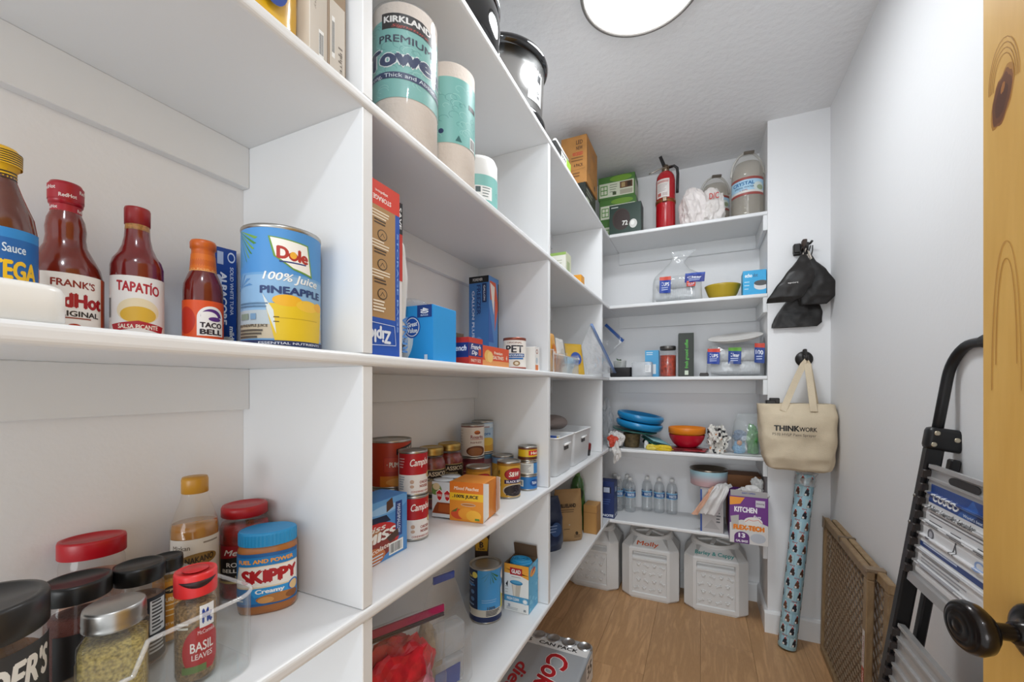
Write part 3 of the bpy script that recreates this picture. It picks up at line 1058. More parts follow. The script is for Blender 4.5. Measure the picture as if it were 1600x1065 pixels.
# ================================================================== second bay, eye-level shelf
def f(L):
    L.r(0, 0, 1, 1, '1f53b4').r(0, .22, .87, .64, 'b08a58').r(0, .86, 1, .14, 'd8391f')
    L.t('STORAGE', .5, .905, .5, .028, 'f4e6e0', rot=180, bold=.04).t('ziploc', .48, .945, .36, .02, 'f4e6e0', rot=180, bold=.03)
    for i, z in enumerate((.72, .55, .38)):
        L.lines(.22, z + .105, .5, 3, .017, 'efe2cc', .008, i)
        L.lines(.28, z + .055, .4, 2, .017, '4a3a2a', .008, i + 9)
    for z in (.7, .53, .36):
        L.e(.5, z, .13, .032, '3a3026').e(.5, z, .11, .027, 'b08a58').line([(.44, z - .015), (.5, z + .01), (.56, z - .012)], .0012, '3a3026')
    L.lines(.25, .31, .44, 4, .018, 'efe2cc', .01, 4)
    L.t('Ziploc', .36, .125, .76, .1, 'e6edf8', rot=180, bold=.05).line([(.1, .19), (.84, .185), (.88, .07), (.2, .06)], .0012, 'cfdcf2')
    L.t('STORAGE BAGS', .93, .45, .05, .6, '8fb4ea', rot=270)
carton('freezer_bag_carton', 'tall kraft, blue and red carton of zip bags by the first upright', 'carton', (-.525, .5515, S3), (.05, .089, .297), '1f53b4', {'+x': f})
def f(L):
    L.r(0, .5, 1, .5, 'c9311d').r(.5, .8, .5, .2, '1d1d1f').t('SAVE', .75, .9, .3, .14, 'f2f2f2', rot=270, bold=.03)
carton('wrap_carton', 'red and white carton half hidden behind the tall zip bag carton', 'carton', (-.545, .6145, S3), (.05, .028, .296), 'e9e6e2', {'+x': f})
t = thing('plastic_sheet', 'bulging white plastic bag squeezed beside the tall zip bag carton', 'bag', (-.572, .645, S3))
b = B()
b.soft([(0, 0, -.004, .03, .008), (.05, 0, 0, .042, .011), (.16, 0, 0, .05, .014), (.22, 0, -.004, .045, .01), (.255, 0, -.007, .03, .002)], P('d9d9d8', .4), wr=.003, freq=20, seed=8)
b.obj('pouch', t)
L = Lab(.03, .08)
L.t('RENIA', .5, .5, .5, .9, '4f86c8', rot=90, bold=.03)
L.build(t, lambda u, v, o: (.044 + o, -.014 + u, .01 + v))
def f(L):
    L.r(0, 0, 1, 1, '2a9ae2').e(.2, .42, .42, .52, 'd6e8f4').e(.17, .4, .4, .5, 'eaf3f8').e(.6, .62, .16, .2, '1f55b0').e(.6, .62, .14, .17, 'f0f4f8').e(.6, .62, .125, .155, '1f55b0').t('Great', .6, .67, .2, .09, 'f4f8fb', bold=.04, skew=.03).t('Value', .6, .56, .2, .09, 'f4f8fb', bold=.04)
    L.r(.7, .78, .28, .22, '1c3f86').t('40', .84, .9, .16, .1, 'f4f8fb', rot=270, bold=.04).t('BAGS', .84, .82, .14, .03, 'cfe0f2')
    L.t('FREEZER', .3, .42, .13, .66, '1f6aa8', rot=270, bold=.06).t('Half Gallon', .43, .42, .08, .5, '2a4a6a', rot=270).t('BAGS', .16, .4, .12, .4, '2a4a6a', rot=270, bold=.05)
    L.r(.84, .02, .06, .1, 'cfe0f2')
carton('slider_bag_carton', 'bright blue carton of freezer bags on the eye-level shelf', 'carton', (-.566, .744, S3), (.132, .088, .117), '2a9ae2', {'-y': f}, part='carton')
t = thing('empty_bag', 'crinkled clear bag lying over the blue freezer bag carton', 'bag', (-.60, .738, S3 + .1178))
B().blob((0, 0, .012), .05, .03, .012, film('eef2f4', .12, .1, .45), .3, 2.4, 4, 3, sharp=False).obj('film', t)
def f(L):
    L.r(0, 0, 1, 1, '3f78bd').r(0, .93, 1, .07, '16181c').t('FOREVER', .45, .965, .5, .03, 'd8d8d8')
    L.t('GALLON PLUS', .22, .6, .13, .5, 'cfdcf0', rot=270, bold=.03).t('FREEZER', .5, .75, .2, .32, '1f3f7c', rot=270, bold=.04).r(.68, .72, .22, .2, '1c2f5c').t('GALLON', .79, .82, .09, .16, 'dfe8f4', rot=270, bold=.03)
    L.e(.5, .26, .22, .1, '5f8fd0').r(.32, .18, .36, .13, '1f4f9c').r(.16, .22, .13, .1, '1c2f5c').lines(.1, .1, .5, 3, .03, 'a9c4e6', .012)
def g(L):
    L.r(0, 0, 1, 1, '4f86c6').p([(.1, .95), (.7, .95), (.95, .7), (.6, .42), (.6, .75), (.15, .75)], 'd5542a').p([(.15, .93), (.6, .9), (.5, .6), (.3, .75)], 'efe7df').r(.9, 0, .1, .95, '26262a').p([(0, .7), (.3, .5), (.5, .3), (0, .3)], '2a62b4')
carton('gallon_bag_carton', 'tall blue carton with black top standing on end by the second upright', 'carton', (-.672, 1.233, S3), (.074, .072, .313), '3f78bd', {'-y': f, '+x': g})
def f(L):
    L.r(0, 0, 1, 1, 'c23a26').r(0, .3, 1, .5, '22357c').t('French', .5, .66, .7, .2, 'eef0f6', sh=.25, bold=.03).t('Dip', .4, .42, .4, .2, 'eef0f6', sh=.25, bold=.03).r(.68, .34, .2, .26, 'c8452c').t('PARTY SIZE', .5, .14, .7, .12, 'f2d9cc')
def g(L):
    L.r(0, 0, 1, 1, 'b92f22').r(0, .25, 1, .55, '1f3072').t('French', .5, .6, .8, .22, 'eef0f6', sh=.25, bold=.03)
t = carton('seasoning_carton', 'small red and navy carton with open flap at the shelf edge', 'carton', (-.513, .8505, S3), (.055, .066, .062), 'b92f22', {'+x': f, '-y': g}, open_top=True)
B().box(-.0275, -.026, -.033, .033, .061, .078, P('5a4a3a', .7), M=Matrix.Rotation(.0, 4, 'Y')).obj('flap', t)
def f(L):
    L.r(0, 0, 1, 1, 'd9532a').r(0, 0, 1, .28, 'e39a5a').e(.2, .5, .12, .3, 'e9b560').e(.28, .46, .1, .28, 'f0c878').t('Premium', .58, .7, .32, .16, 'f6e6d4', bold=.03).t('SALTINES', .58, .46, .4, .18, 'f6e6d4', bold=.03).t('4', .9, .5, .05, .3, 'f6e6d4', bold=.04)
carton('biscuit_carton', 'long low orange carton lying between red carton and white milk can', 'carton', (-.52, .966, S3), (.06, .155, .05), 'd9532a', {'+x': f})
def f(L):
    L.r(0, 0, 1, 1, 'ece6de').t('ORIGINAL', .5, .88, .4, .06, '8a4a3a', skew=0).t('PET', .5, .66, .48, .26, '26222a', bold=.03).r(.22, .38, .56, .12, '27508f').t('EVAPORATED', .5, .44, .5, .06, 'e4ecf4', bold=.03).r(.26, .3, .48, .06, '3a78b8').t('MILK', .3, .18, .14, .05, 'b0432c').e(.55, .16, .09, .09, '9a7a52').e(.55, .16, .05, .05, 'e6d8c0').r(0, 0, 1, .03, 'b0432c').r(0, .97, 1, .03, '8a3a2c')
can('milk_can', 'white evaporated milk can near the second upright on the eye-level shelf', (-.545, 1.205, S3), .0365, .101, 'ece6de', f, rim=P('9a5a4a', .35, .8))
def f(L):
    L.r(0, 0, 1, 1, 'eae7e2').e(.4, .8, .25, .1, '9a4a2a').e(.4, .8, .16, .06, 'eae7e2').e(.35, .42, .24, .13, 'b9c4cc').r(0, 0, .7, .24, 'd8732a')
carton('tea_carton', 'small white carton with orange base beside the milk can', 'carton', (-.515, 1.277, S3), (.04, .036, .078), 'eae7e2', {'+x': f})

# ================================================================== second bay, canned food shelf
def pumpkin(L):
    L.r(0, 0, 1, 1, 'b8391a').r(.1, .2, .14, .45, 'd9752a').r(.45, .32, .4, .36, 'b52f22').r(.46, .34, .38, .32, 'c9442a').t('· PUMPKIN', .64, .5, .3, .12, 'f6ead9', bold=.04)
    L.p([(.62, .72), (.95, .86), (.95, .98), (.62, .86)], '26221f').t('100% PURE', .78, .84, .26, .06, 'e0d8cc', skew=.1).r(.4, 0, .6, .24, 'e0832a').e(.7, .1, .22, .1, 'f0a850').lines(.05, .9, .12, 3, .05, 'e0b090', .015)
c = can('pumpkin_can', 'orange-red pumpkin can stacked high behind the cocoa box', (-.69, .79, S4 + .1065), .05, .112, 'b8391a', pumpkin, off=-8)
dup(c, (-.692, .792, S4), 'orange-red pumpkin can at the bottom of its stack, mostly hidden').scale = (1, 1, .95)
for o in COL.objects:
    if o.name.startswith('pumpkin_can'):
        o['group'] = 'pumpkin cans'
def f(L):
    L.r(0, 0, 1, 1, 'dcae2a').r(.1, .12, .8, .76, 'e6bd3c').t('S', .72, .55, .12, .5, '2a2218', rot=90, bold=.03)
carton('yellow_box', 'yellow box standing behind the blue cocoa box', 'box', (-.665, .608, S4), (.035, .1, .178), 'dcae2a', {'+x': f})
def f(L):
    L.r(0, 0, 1, 1, '4f8fd0').e(.62, .9, .4, .16, '6aa6e0').e(.6, .84, .26, .07, '9cc6ee')
    L.p([(.1, .78), (.62, .74), (.7, .62), (.1, .66)], '16213f').e(.4, .36, .46, .3, 'c62a26').e(.38, .3, .4, .26, '8a2a1c').e(.32, .46, .22, .12, 'b5825a').e(.3, .12, .3, .16, 'c9743a')
    L.t('Swiss', .36, .57, .5, .1, 'f2ece6', sh=.2, bold=.02).t('MISS', .52, .42, .56, .16, 'f4f2ee', bold=.05, sh=.1, skew=.03).t('Chocolate', .42, .22, .5, .08, 'f4e6dc', sh=.2, skew=.04)
    L.r(.78, .3, .12, .6, '1f3f86').t('MARSHMALLOW', .84, .6, .06, .5, 'cfdcf2', rot=270).p([(.62, .78), (.74, .84), (.72, 1), (.62, .95)], '5a3a26').p([(.62, .36), (.82, .44), (.84, .32), (.68, .26)], '4a2f20')
    L.bars(.66, .04, .26, .2, 10).lines(.28, .12, .3, 3, .05, 'd9e6f4', .02)
carton('cocoa_box', 'blue hot cocoa box at the front by the first upright', 'box', (-.608, .624, S4), (.07, .166, .12), '4f8fd0', {'+x': f})
def soup(L):
    L.r(0, 0, 1, 1, 'ece7e3').r(0, .47, 1, .53, 'b3151f').t("Campbell's", .56, .77, .56, .24, 'f6f1ec', sh=.3, bold=.02, skew=.04).e(.72, .44, .07, .08, 'b59a5c').e(.72, .44, .05, .06, 'd9c48a')
    L.t('CHICKEN', .58, .28, .22, .07, '9a3a2c', bold=.04).t('NOODLE', .58, .18, .22, .07, '9a3a2c', bold=.04).t('CONDENSED SOUP', .5, .05, .4, .045, 'b0493a').e(.32, .3, .04, .05, 'c9a890').e(.32, .18, .04, .04, 'c9a890').lines(.04, .86, .14, 4, .07, 'dcb0b0', .025).lines(.04, .4, .14, 6, .06, 'a9b4bc', .03)
c = can('soup_can', 'red and white soup can, lower one of its stack of two', (-.603, .769, S4), .0332, .1, 'ece7e3', soup, off=32, group='stacked soup cans')
dup(c, (-.6045, .768, S4 + .1003), 'red and white soup can, upper one of its stack of two')
def pasta(L):
    L.r(0, 0, 1, 1, 'b39a62').r(.03, .03, .94, .94, '2c231e').t('CLASSICO', .5, .84, .84, .15, 'e9dcc0', bold=.03).e(.5, .4, .4, .26, 'a8a58c').e(.36, .42, .2, .18, 'd9b58a').e(.62, .36, .22, .2, 'd8d6c8').e(.55, .5, .12, .1, '9a3a22').t('Riserva', .5, .68, .4, .07, 'd8c9a0')
def pasta_jar(label, loc):
    return revolve('pasta_sauce_jar', label, 'jar', loc, [
        ('jar', [(0, 0), (.039, 0), (.042, .005), (.042, .118), (.04, .128), (.034, .142), (.0325, .15)], GLASSY),
        ('sauce', [(0, .003), (.039, .003), (.041, .007), (.041, .117), (.039, .127), (.033, .14), (0, .141)], P('83190f', .3, bump=.6, bscale=90, vary=.35, vscale=80, coat=.3)),
        ('lid', [(.0335, .148), (.0352, .1485), (.0355, .152), (.0348, .155), (.0355, .158), (.035, .167), (.033, .171), (.026, .1715), (.025, .1705), (0, .1705)], GOLD)],
        [(.0423, 12, .09, .03, .082, pasta)], group='pasta sauce jars')
pasta_jar('gold-lidded pasta sauce jar directly behind the soup cans', (-.712, .988, S4))
pasta_jar('gold-lidded pasta sauce jar beside the stacked bean cans', (-.712, 1.082, S4))
def refried(L):
    L.r(0, 0, 1, 1, 'e4dad0').r(0, .97, 1, .03, '7a3a34').t('Rosarita', .62, .64, .34, .12, '8a2f2c', bold=.03).e(.62, .79, .08, .07, 'c9702a').r(.56, .75, .14, .04, '7a3a2a').lines(.45, .54, .4, 1, .1, 'b06a5a', .02).t('REFRIED', .6, .45, .3, .06, '8a5a48').e(.6, .16, .26, .18, '6a3a24').e(.58, .14, .2, .14, '9a6238').lines(.05, .85, .2, 6, .1, 'c0b0a4', .02)
can('refried_bean_can', 'white and maroon refried bean can on top of its stack', (-.69, 1.188, S4 + .1153), .0385, .106, 'e4dad0', refried)
def darkred(L):
    L.r(0, 0, 1, 1, '8a3f44').r(.2, .3, .5, .4, 'a5575a').lines(.25, .6, .4, 3, .1, 'dcc4c0', .03).r(0, .9, 1, .1, '6a2a32')
can('bean_can', 'dull maroon bean can carrying the refried beans', (-.69, 1.188, S4), .0385, .115, '8a3f44', darkred)
def corn(L):
    L.r(0, 0, 1, 1, 'a9c4dc').r(0, 0, 1, .35, 'd9a33c').e(.6, .34, .26, .14, 'e8c04e').t('Corn', .55, .62, .3, .12, '3a6aa8', bold=.03).r(.3, .82, .6, .14, 'd0dfea').t('sweet', .55, .85, .24, .06, '9a3a2c')
can('corn_can', 'pale blue and yellow corn can on top, behind the refried beans', (-.705, 1.281, S4 + .1153), .0385, .11, 'a9c4dc', corn, off=8)
def purple(L):
    L.r(0, 0, 1, 1, 'a27f88').r(0, .86, 1, .14, '5f8fb4').r(.3, .1, .5, .6, 'c9b6b4').lines(.35, .6, .4, 6, .09, '7a5a60', .03)
can('beet_can', 'mauve labelled can at the bottom of the rear stack', (-.705, 1.281, S4), .0385, .115, 'a27f88', purple)
def peach(L):
    L.r(0, 0, 1, 1, 'd9a63c').r(0, .8, 1, .2, '7f9fc0').e(.5, .45, .3, .25, 'e8c060')
can('peach_can', 'yellow and blue can half hidden behind the black bean can', (-.622, 1.276, S4), .0375, .111, 'd9a63c', peach)
def sw(L, dark):
    L.r(0, 0, 1, 1, 'c98f2c' if not dark else 'd2a43a').r(0, .93, 1, .07, '9a6a20')
    L.e(.6, .68, .26, .19, '8f1b20').e(.6, .68, .23, .16, 'b3252a').t('S&W', .6, .68, .3, .15, 'f6efe4', bold=.04, sh=.2)
    if dark:
        L.r(.34, .4, .6, .12, '2c2550').t('BLACK BEANS', .64, .46, .5, .07, 'f2ecf6', bold=.03).e(.62, .2, .32, .19, 'c9bca8').e(.62, .19, .29, .17, '2a2226')
        R = random.Random(2)
        for i in range(26):
            L.e(.62 + .26 * (R.random() - .5) * 1.8, .19 + .14 * (R.random() - .5) * 1.8, .03, .016, '4a4148' if i % 2 else '17131a', n=10)
        for i in range(8):
            L.e(.14 + .1 * R.random(), .2 + .6 * R.random(), .02, .05, '6a5a2a', n=10)
    else:
        L.e(.6, .28, .3, .2, 'e0b45a').t('PEACHES', .6, .46, .4, .07, '5a3a18', bold=.03)
can('fruit_can', 'gold can with red oval just behind the fruit cup pack', (-.61, 1.083, S4), .037, .108, 'c98f2c', lambda L: sw(L, False), off=4)
can('black_bean_can', 'yellow black bean can with picture of dark beans at the front', (-.553, 1.178, S4), .037, .113, 'd2a43a', lambda L: sw(L, True), off=10)
def tuna(L):
    L.r(0, 0, 1, 1, '2d78bd').r(.1, .2, .24, .55, 'e4e9ee').bars(.12, .25, .2, .45, 8).e(.7, .5, .16, .3, '1b4f96').t('TUNA', .7, .5, .2, .24, 'e6eef6', bold=.03)
def paste(L):
    L.r(0, 0, 1, 1, 'd8d9d6').r(.66, 0, .34, 1, '3f86c4').lines(.2, .8, .4, 7, .11, '6a7076', .04)
def olive(L):
    L.r(0, 0, 1, 1, 'dfb620').r(0, 0, 1, .25, '5a2f1c').r(.5, .38, .4, .42, 'c92a24').t('Hot', .7, .58, .26, .26, 'f6ead0', bold=.04).r(0, .88, 1, .12, '7a3f24')
can('tuna_can', 'flat blue can at the bottom of the stack of three small cans', (-.535, 1.29, S4), .0325, .05, '2d78bd', tuna, off=6)
can('paste_can', 'small pale grey and blue can in the middle of the stack of three', (-.535, 1.29, S4 + .0503), .0325, .046, 'd8d9d6', paste, off=6)
can('chili_can', 'small yellow and brown can topping the stack of three', (-.535, 1.29, S4 + .0966), .0325, .049, 'dfb620', olive, off=6)
# fruit cups in a sleeve
t = thing('fruit_cup_pack', 'orange sleeve of mixed fruit cups lying in front of the jars', 'fruit cups', (-.578, .951, S4), math.radians(6))
b = B()
SL = P('e08a2c', .4)
b.box(-.02, .074, -.046, .046, .0005, .1, SL, .002)
b.obj('sleeve', t)
L = Lab(.094, .1)
L.r(0, 0, 1, 1, 'e6922c').r(0, .72, 1, .28, 'e07a24').t('Mixed Peaches', .5, .84, .74, .09, 'f8ead4', sh=.2, bold=.02).p([(0, .53), (1, .53), (1, .72), (0, .72)], 'f0c02c').t('.100% JUICE', .47, .625, .78, .11, '2a2a1c', bold=.05, sh=.1)
L.e(.56, .43, .22, .04, 'd6c4ae').e(.56, .43, .2, .025, 'b9722a').e(.28, .18, .24, .13, 'd9532a').e(.5, .2, .24, .15, 'f0a030').e(.72, .16, .22, .14, 'f6b83c').p([(.05, .22), (.25, .34), (.2, .24)], '5f7a34').r(.76, .05, .13, .05, '5f8a3a')
L.build(t, lambda u, v, o: (-.02 + u, -.046 - o, v), name='printed_panel')
CUP = P('d5dde4', .3)
for i, (x, y, z) in enumerate(((-.051, -.022, .0), (-.051, -.022, .05), (-.051, .022, 0), (-.051, .022, .05))):
    b = B()
    b.lathe([(0, 0), (.017, 0), (.0215, .004), (.0265, .044), (.0285, .045), (.0285, .0475), (0, .048)], CUP, 24, sy=.75)
    b.obj('cup', t, (x, y, z + .0005))
L = Lab(.052, .092)
L.r(0, 0, 1, 1, 'd8e0e6').e(.2, .78, .34, .16, '6a8a4a').e(.24, .86, .2, .1, 'd9c9a0').p([(0, .1), (1, .1), (1, .42), (.3, .42), (.16, .3)], '8a3f1c').p([(.35, .16), (1, .14), (1, .38), (.4, .38)], 'a9541f')
for cx in (.42, .86):
    L.p([(cx - .2, .7), (cx, .8), (cx + .2, .7), (cx + .12, .5), (cx, .44), (cx - .12, .5)], 'f0ece6').p([(cx - .17, .69), (cx, .77), (cx + .17, .69), (cx + .1, .52), (cx, .47), (cx - .1, .52)], 'c0242c').t('DOLE', cx, .62, .22, .07, 'f6efe6', bold=.04)
L.build(t, lambda u, v, o: (-.072 + u, -.045 - o, .004 + v), name='printed_front')
for y0, y1 in ((-.046, -.052), (.046, .03)):
    B().add([(.074, y0, .1), (.09, y1, .102), (.09, y1, .02), (.074, y0, .001), (.075, y0 + .001, .1), (.091, y1 + .001, .102), (.091, y1 + .001, .02), (.075, y0 + .001, .001)], [(0, 1, 2, 3), (7, 6, 5, 4), (0, 4, 5, 1), (3, 2, 6, 7), (1, 5, 6, 2)], P('e6e2da', .6)).obj('end_flap', t)

# ================================================================== second bay, lowest shelf
def juice2(L):
    L.r(0, 0, 1, 1, '4aa0e0').r(0, .1, 1, .14, 'd8d3c6').r(0, 0, 1, .1, '22305c').r(0, .24, .42, .76, '16294f').lines(.06, .78, .3, 3, .06, '8aa4c8', .02).r(.06, .68, .3, .03, '3f86d0')
    for q in (.56, .42):
        L.e(.12, q, .05, .04, 'cfdcee').e(.3, q, .05, .04, '5f86b8')
    L.t('100% Juice', .2, .86, .3, .06, 'f0d860', bold=.03).e(.36, .9, .06, .06, 'efe06a').r(.08, .3, .26, .03, '8aa4c8')
    for i in range(7):
        a = -.5 - i * .35
        L.p([(.66, .98), (.66 + .2 * math.cos(a), .98 + .26 * math.sin(a)), (.67 + .15 * math.cos(a - .1), .96 + .2 * math.sin(a - .1))], '3f7a3f')
    L.lines(.5, .42, .3, 2, .04, '8fc0ea', .015).bars(.1, .12, .16, .1, 8).t('100%', .68, .27, .16, .06, '3a3a4a').lines(.58, .21, .3, 4, .028, '3a3a4a', .014)
    L.r(.9, .2, .1, .4, 'e6d23a').e(.98, .85, .08, .1, 'f2efe6').e(.98, .55, .08, .1, 'eaf0f6')
can('juice_can', 'tall pineapple juice can on the lowest shelf beside the open bin bag box', (-.638, 1.182, S5), .0525, .172, '4aa0e0', juice2, off=-14, span=3.3)
t = thing('hand_saw', 'yellow and black carded hand tool leaning behind the low juice can', 'hand tool', (-.70, 1.268, S5), 0, rot=(0, math.radians(0), math.radians(18)))
b = B()
b.prism([(-.02, 0), (.02, 0), (.024, .2), (.03, .235), (-.03, .235), (-.024, .2)], -.004, .004, P('3a2a20', .5), M=Matrix.Rotation(PI / 2, 4, 'X'))
b.obj('handle', t)
L = Lab(.05, .06)
L.p([(.1, 0), (.9, 0), (.98, .7), (.7, 1), (.3, 1), (.02, .7)], 'd9a62a').e(.5, .75, .16, .12, '3a2a20').t('B', .5, .35, .3, .35, '3a2a20', bold=.05).t('saw', .5, .1, .5, .1, '3a2a20')
L.build(t, lambda u, v, o: (-.025 + u, -.0042 - o, .17 + v))
def f(L):
    L.r(0, 0, 1, 1, 'eef0ee').r(0, .8, 1, .2, 'f2a83a').p([(0, .8), (0, .9), (1, .72), (1, .8)], 'f2a83a').r(.24, .78, .5, .15, 'b52028').t('GLAD', .49, .855, .38, .09, 'f6eeea', bold=.06).lines(.3, .73, .4, 1, .05, 'a0a0a0', .012)
    L.p([(.3, .6), (.7, .6), (.62, .3), (.38, .3)], 'c9c2b4').p([(.34, .58), (.48, .58), (.46, .32), (.4, .32)], 'e2dccf').e(.5, .62, .26, .05, '2f7fb0').e(.5, .635, .22, .035, '58a6cf').lines(.04, .5, .14, 3, .06, 'd0d0c8', .02).p([(.06, .56), (.16, .64), (.14, .5)], '2a2a2a')
    L.r(0, .2, 1, .13, '4f9cc8').t('FRESH CLEAN', .36, .265, .5, .06, 'f2f6f8', bold=.03).e(.86, .25, .11, .06, '8ec4e0').e(.86, .25, .08, .04, 'f2f6f8').t('20', .2, .12, .1, .06, '2a5a8a').lines(.1, .07, .5, 2, .03, 'a9b0b4', .01).t('80', .85, .06, .1, .05, '4a5a6a')
def g(L):
    L.r(0, 0, 1, 1, '57b2dd')
    R = random.Random(5)
    for i in range(26):
        L.e(R.random(), R.random(), .06 + .08 * R.random(), .02 + .03 * R.random(), '7cc8ea' if i % 2 else '48a4d4', n=12)
    L.e(.4, .82, .3, .08, 'f2a83a').p([(.2, .78), (.7, .86), (.5, .92)], 'b52028')
t = carton('bin_bag_box', 'open box of blue bin liners with raised brown flap on the lowest shelf', 'box', (-.556, 1.284, S5), (.088, .082, .155), P('7a6248', .7), {'-y': f, '+x': g}, open_top=True, part='carton')
M_ = Matrix.Translation((0, .041, .155)) @ Matrix.Rotation(math.radians(12), 4, 'X')
B().box(-.042, .043, -.0015, 0, 0, .045, P('5f4a36', .75), M=M_).obj('flap', t)
b = B()
for i in range(5):
    r = .006 + i * .0055
    b.tube([(r * math.cos(2 * PI * k / 24) * (1.15), r * math.sin(2 * PI * k / 24) * .85, .158 + .0012 * (i % 2)) for k in range(24)], .0031, P('2f9bd2', .35), 6, True)
b.lathe([(.034, .004), (.036, .01), (.036, .15), (.033, .156), (0, .154)], P('2f9bd2', .35), 24, sx=1.1, sy=.9)
b.obj('liner_roll', t)

def zip_bag(name, label, loc, rz, w, h, d, zipcol, seed, contents, zip2=None, lean=0., wr=.006, tw=1.):
    t = thing(name, label, 'bag', loc, rz, rot=(math.radians(lean), 0, rz))
    b = B()
    b.soft([(.001, 0, 0, w / 2 * .9, d * .35), (.02, 0, 0, w / 2, d / 2), (h * .45, 0, 0, w / 2, d / 2), (h * .72, 0, 0, w / 2 * (.5 + .5 * tw), d * .24), (h * .95, 0, 0, w / 2 * tw, .003), (h, 0, 0, w / 2 * tw, .0015)], film('f4f6f8', .05, .05, .4), n=56, m=34, wr=wr, freq=17, seed=seed, sup=3)
    b.obj('film', t)
    b = B()
    b.box(-w / 2 * tw, w / 2 * tw, -.0024, .0024, h * .93, h * .985, P(zipcol, .35))
    if zip2:
        b.box(-w / 2, w / 2, -.0028, .0028, h * .895, h * .905, P(zip2, .35))
        b.box(-w / 2, w / 2, -.0028, .0028, h * .915, h * .92, P(zip2, .35))
    b.obj('zip_seal', t)
    contents(t)
    return t
def c1(t):
    b = B()
    b.blob((-.01, 0, .14), .08, .028, .085, P('b51c2c', .35, vary=.5, vscale=30), .3, 2.6, 3)
    b.obj('red_contents', t)
    b = B()
    b.blob((.035, -.008, .075), .05, .026, .075, P('c4788a', .4, vary=.5, vscale=40), .3, 3, 6)
    b.obj('pink_contents', t)
    b = B()
    b.blob((.05, .0, .05), .03, .03, .055, P('9fb0c6', .35, vary=.4, vscale=50), .3, 3, 8)
    b.blob((-.06, .0, .04), .03, .026, .045, P('2a3f86', .35), .3, 3, 9)
    b.obj('blue_contents', t)
zip_bag('zip_bag', 'zip bag stuffed with red and pink wrappers, magenta seal', (-.56, .672, S5), math.radians(64), .2, .27, .075, 'a01f55', 4, c1, '3a2530')
def c2(t):
    b = B()
    for i, (x, z) in enumerate(((0, .02), (.0, .1))):
        b.box(-.03 + x, .055 + x, -.02, .022, z, z + .07, film('e6ecf2', .3, .1, .4), .006)
    b.obj('plastic_tubs', t)
    b = B()
    b.blob((-.045, 0, .1), .035, .02, .085, P('a59a86', .6, vary=.3, vscale=40), .3, 3, 12)
    b.obj('cloth', t)
    b = B()
    b.box(-.03, .04, -.023, -.0215, .03, .075, P('4a5fa8', .4))
    b.obj('printed_card', t)
zip_bag('zip_bag', 'clear zip bag with plastic tubs inside and blue seal end', (-.572, .83, S5 + .0025), math.radians(68), .17, .3, .07, '3a55b0', 9, c2, None, 3, .009, .34)

# ================================================================== top shelf along the long wall
GLOSSB = P('0e0e10', .08, coat=.6)
revolve('cooking_pot', 'glossy black pot with steel band, first thing on the topmost shelf', 'pot', (-.62, .94, S1), [
    ('body', [(0, 0), (.1, 0), (.122, .01), (.136, .045), (.14, .09), (.137, .13), (.132, .15)], GLOSSB),
    ('band', [(.134, .15), (.139, .152), (.139, .168), (.134, .17)], STEEL),
    ('lid', [(.136, .17), (.13, .18), (.1, .2), (.05, .215), (.02, .22), (.018, .235), (.024, .25), (0, .254)], GLOSSB)], n=56)
t = thing('slow_cooker', 'stainless slow cooker with black rim and base near the ceiling light', 'slow cooker', (-.625, 1.265, S1))
BRUSH = P('c6c5c3', .2, 1., bump=.02, bscale=300)
B().lathe([(0, 0), (.135, 0), (.15, .006), (.153, .02), (.146, .034), (.14, .036)], GLOSSB, 64).obj('base', t)
B().lathe([(.138, .036), (.141, .04), (.149, .2), (.146, .202)], BRUSH, 64).obj('body', t)
B().lathe([(.145, .2), (.151, .201), (.158, .207), (.162, .216), (.159, .226), (.15, .23), (.14, .228), (.138, .215)], GLOSSB, 64).obj('rim', t)
B().lathe([(.145, .23), (.12, .25), (.06, .268), (.02, .272), (.02, .29), (0, .292)], film('dfe4e6', .1, .05, .5), 48).obj('lid', t)
b = B()
for s in (1, -1):
    b.box(-.035, .035, s * .165 - .016, s * .165 + .016, .14, .165, GLOSSB, .006)
b.obj('handle', t)
L = Lab(.075, .105)
L.r(0, 0, 1, 1, P('d9d9d8', .3, .6)).r(.52, .66, .34, .24, P('3a3b3d', .2)).t('LOW', .34, .34, .16, .08, '3a3a3c', bold=.03).t('HIGH', .64, .34, .2, .08, '3a3a3c', bold=.03).t('WARM', .34, .2, .22, .08, '3a3a3c', bold=.03).t('TIMER', .66, .2, .22, .08, '3a3a3c', bold=.03).e(.5, .5, .05, .035, '8a8a8a').r(0, 0, .01, 1, '6a6a6a').r(0, 0, 1, .01, '6a6a6a')
L.build(t, cylmap(.1425, camang((-.625, 1.265), 52), .075, .06, None, -.04), step=.004, name='control_panel')
def f(L):
    L.r(0, 0, 1, 1, '2a2b2a').r(.35, .1, .35, .8, 'd9d9d2').r(.7, 0, .3, 1, '8fb43a').t('tray', .52, .5, .3, .4, '3a3a3a', bold=.03)
carton('flat_box', 'flat black, white and green box at the edge of the topmost shelf', 'box', (-.52, 1.515, S1), (.08, .19, .04), '2a2b2a', {'+x': f})
tag(B().lathe([(0, -.075), (.009, -.075), (.009, .075), (0, .075)], P('ecebe8', .4), 14, M=Matrix.Rotation(PI / 2, 4, 'X')).obj('white_tube', None, (-.49, 1.515, S1 + .0497)), 'thin white tube lying on the flat black and green box', 'tube')
def f(L):
    L.r(0, 0, 1, 1, '20241f').r(.1, .15, .3, .4, 'a9b49a').r(.6, .1, .3, .3, '7fa03a').lines(.1, .8, .6, 2, .12, '8a9080', .05)
carton('dark_box', 'near-black box with green marks under the brown cardboard box', 'box', (-.575, 2.06, S1), (.13, .21, .136), '20241f', {'+x': f, '-y': f})
KRAFT = P('a8753a', .65, vary=.12, vscale=20)
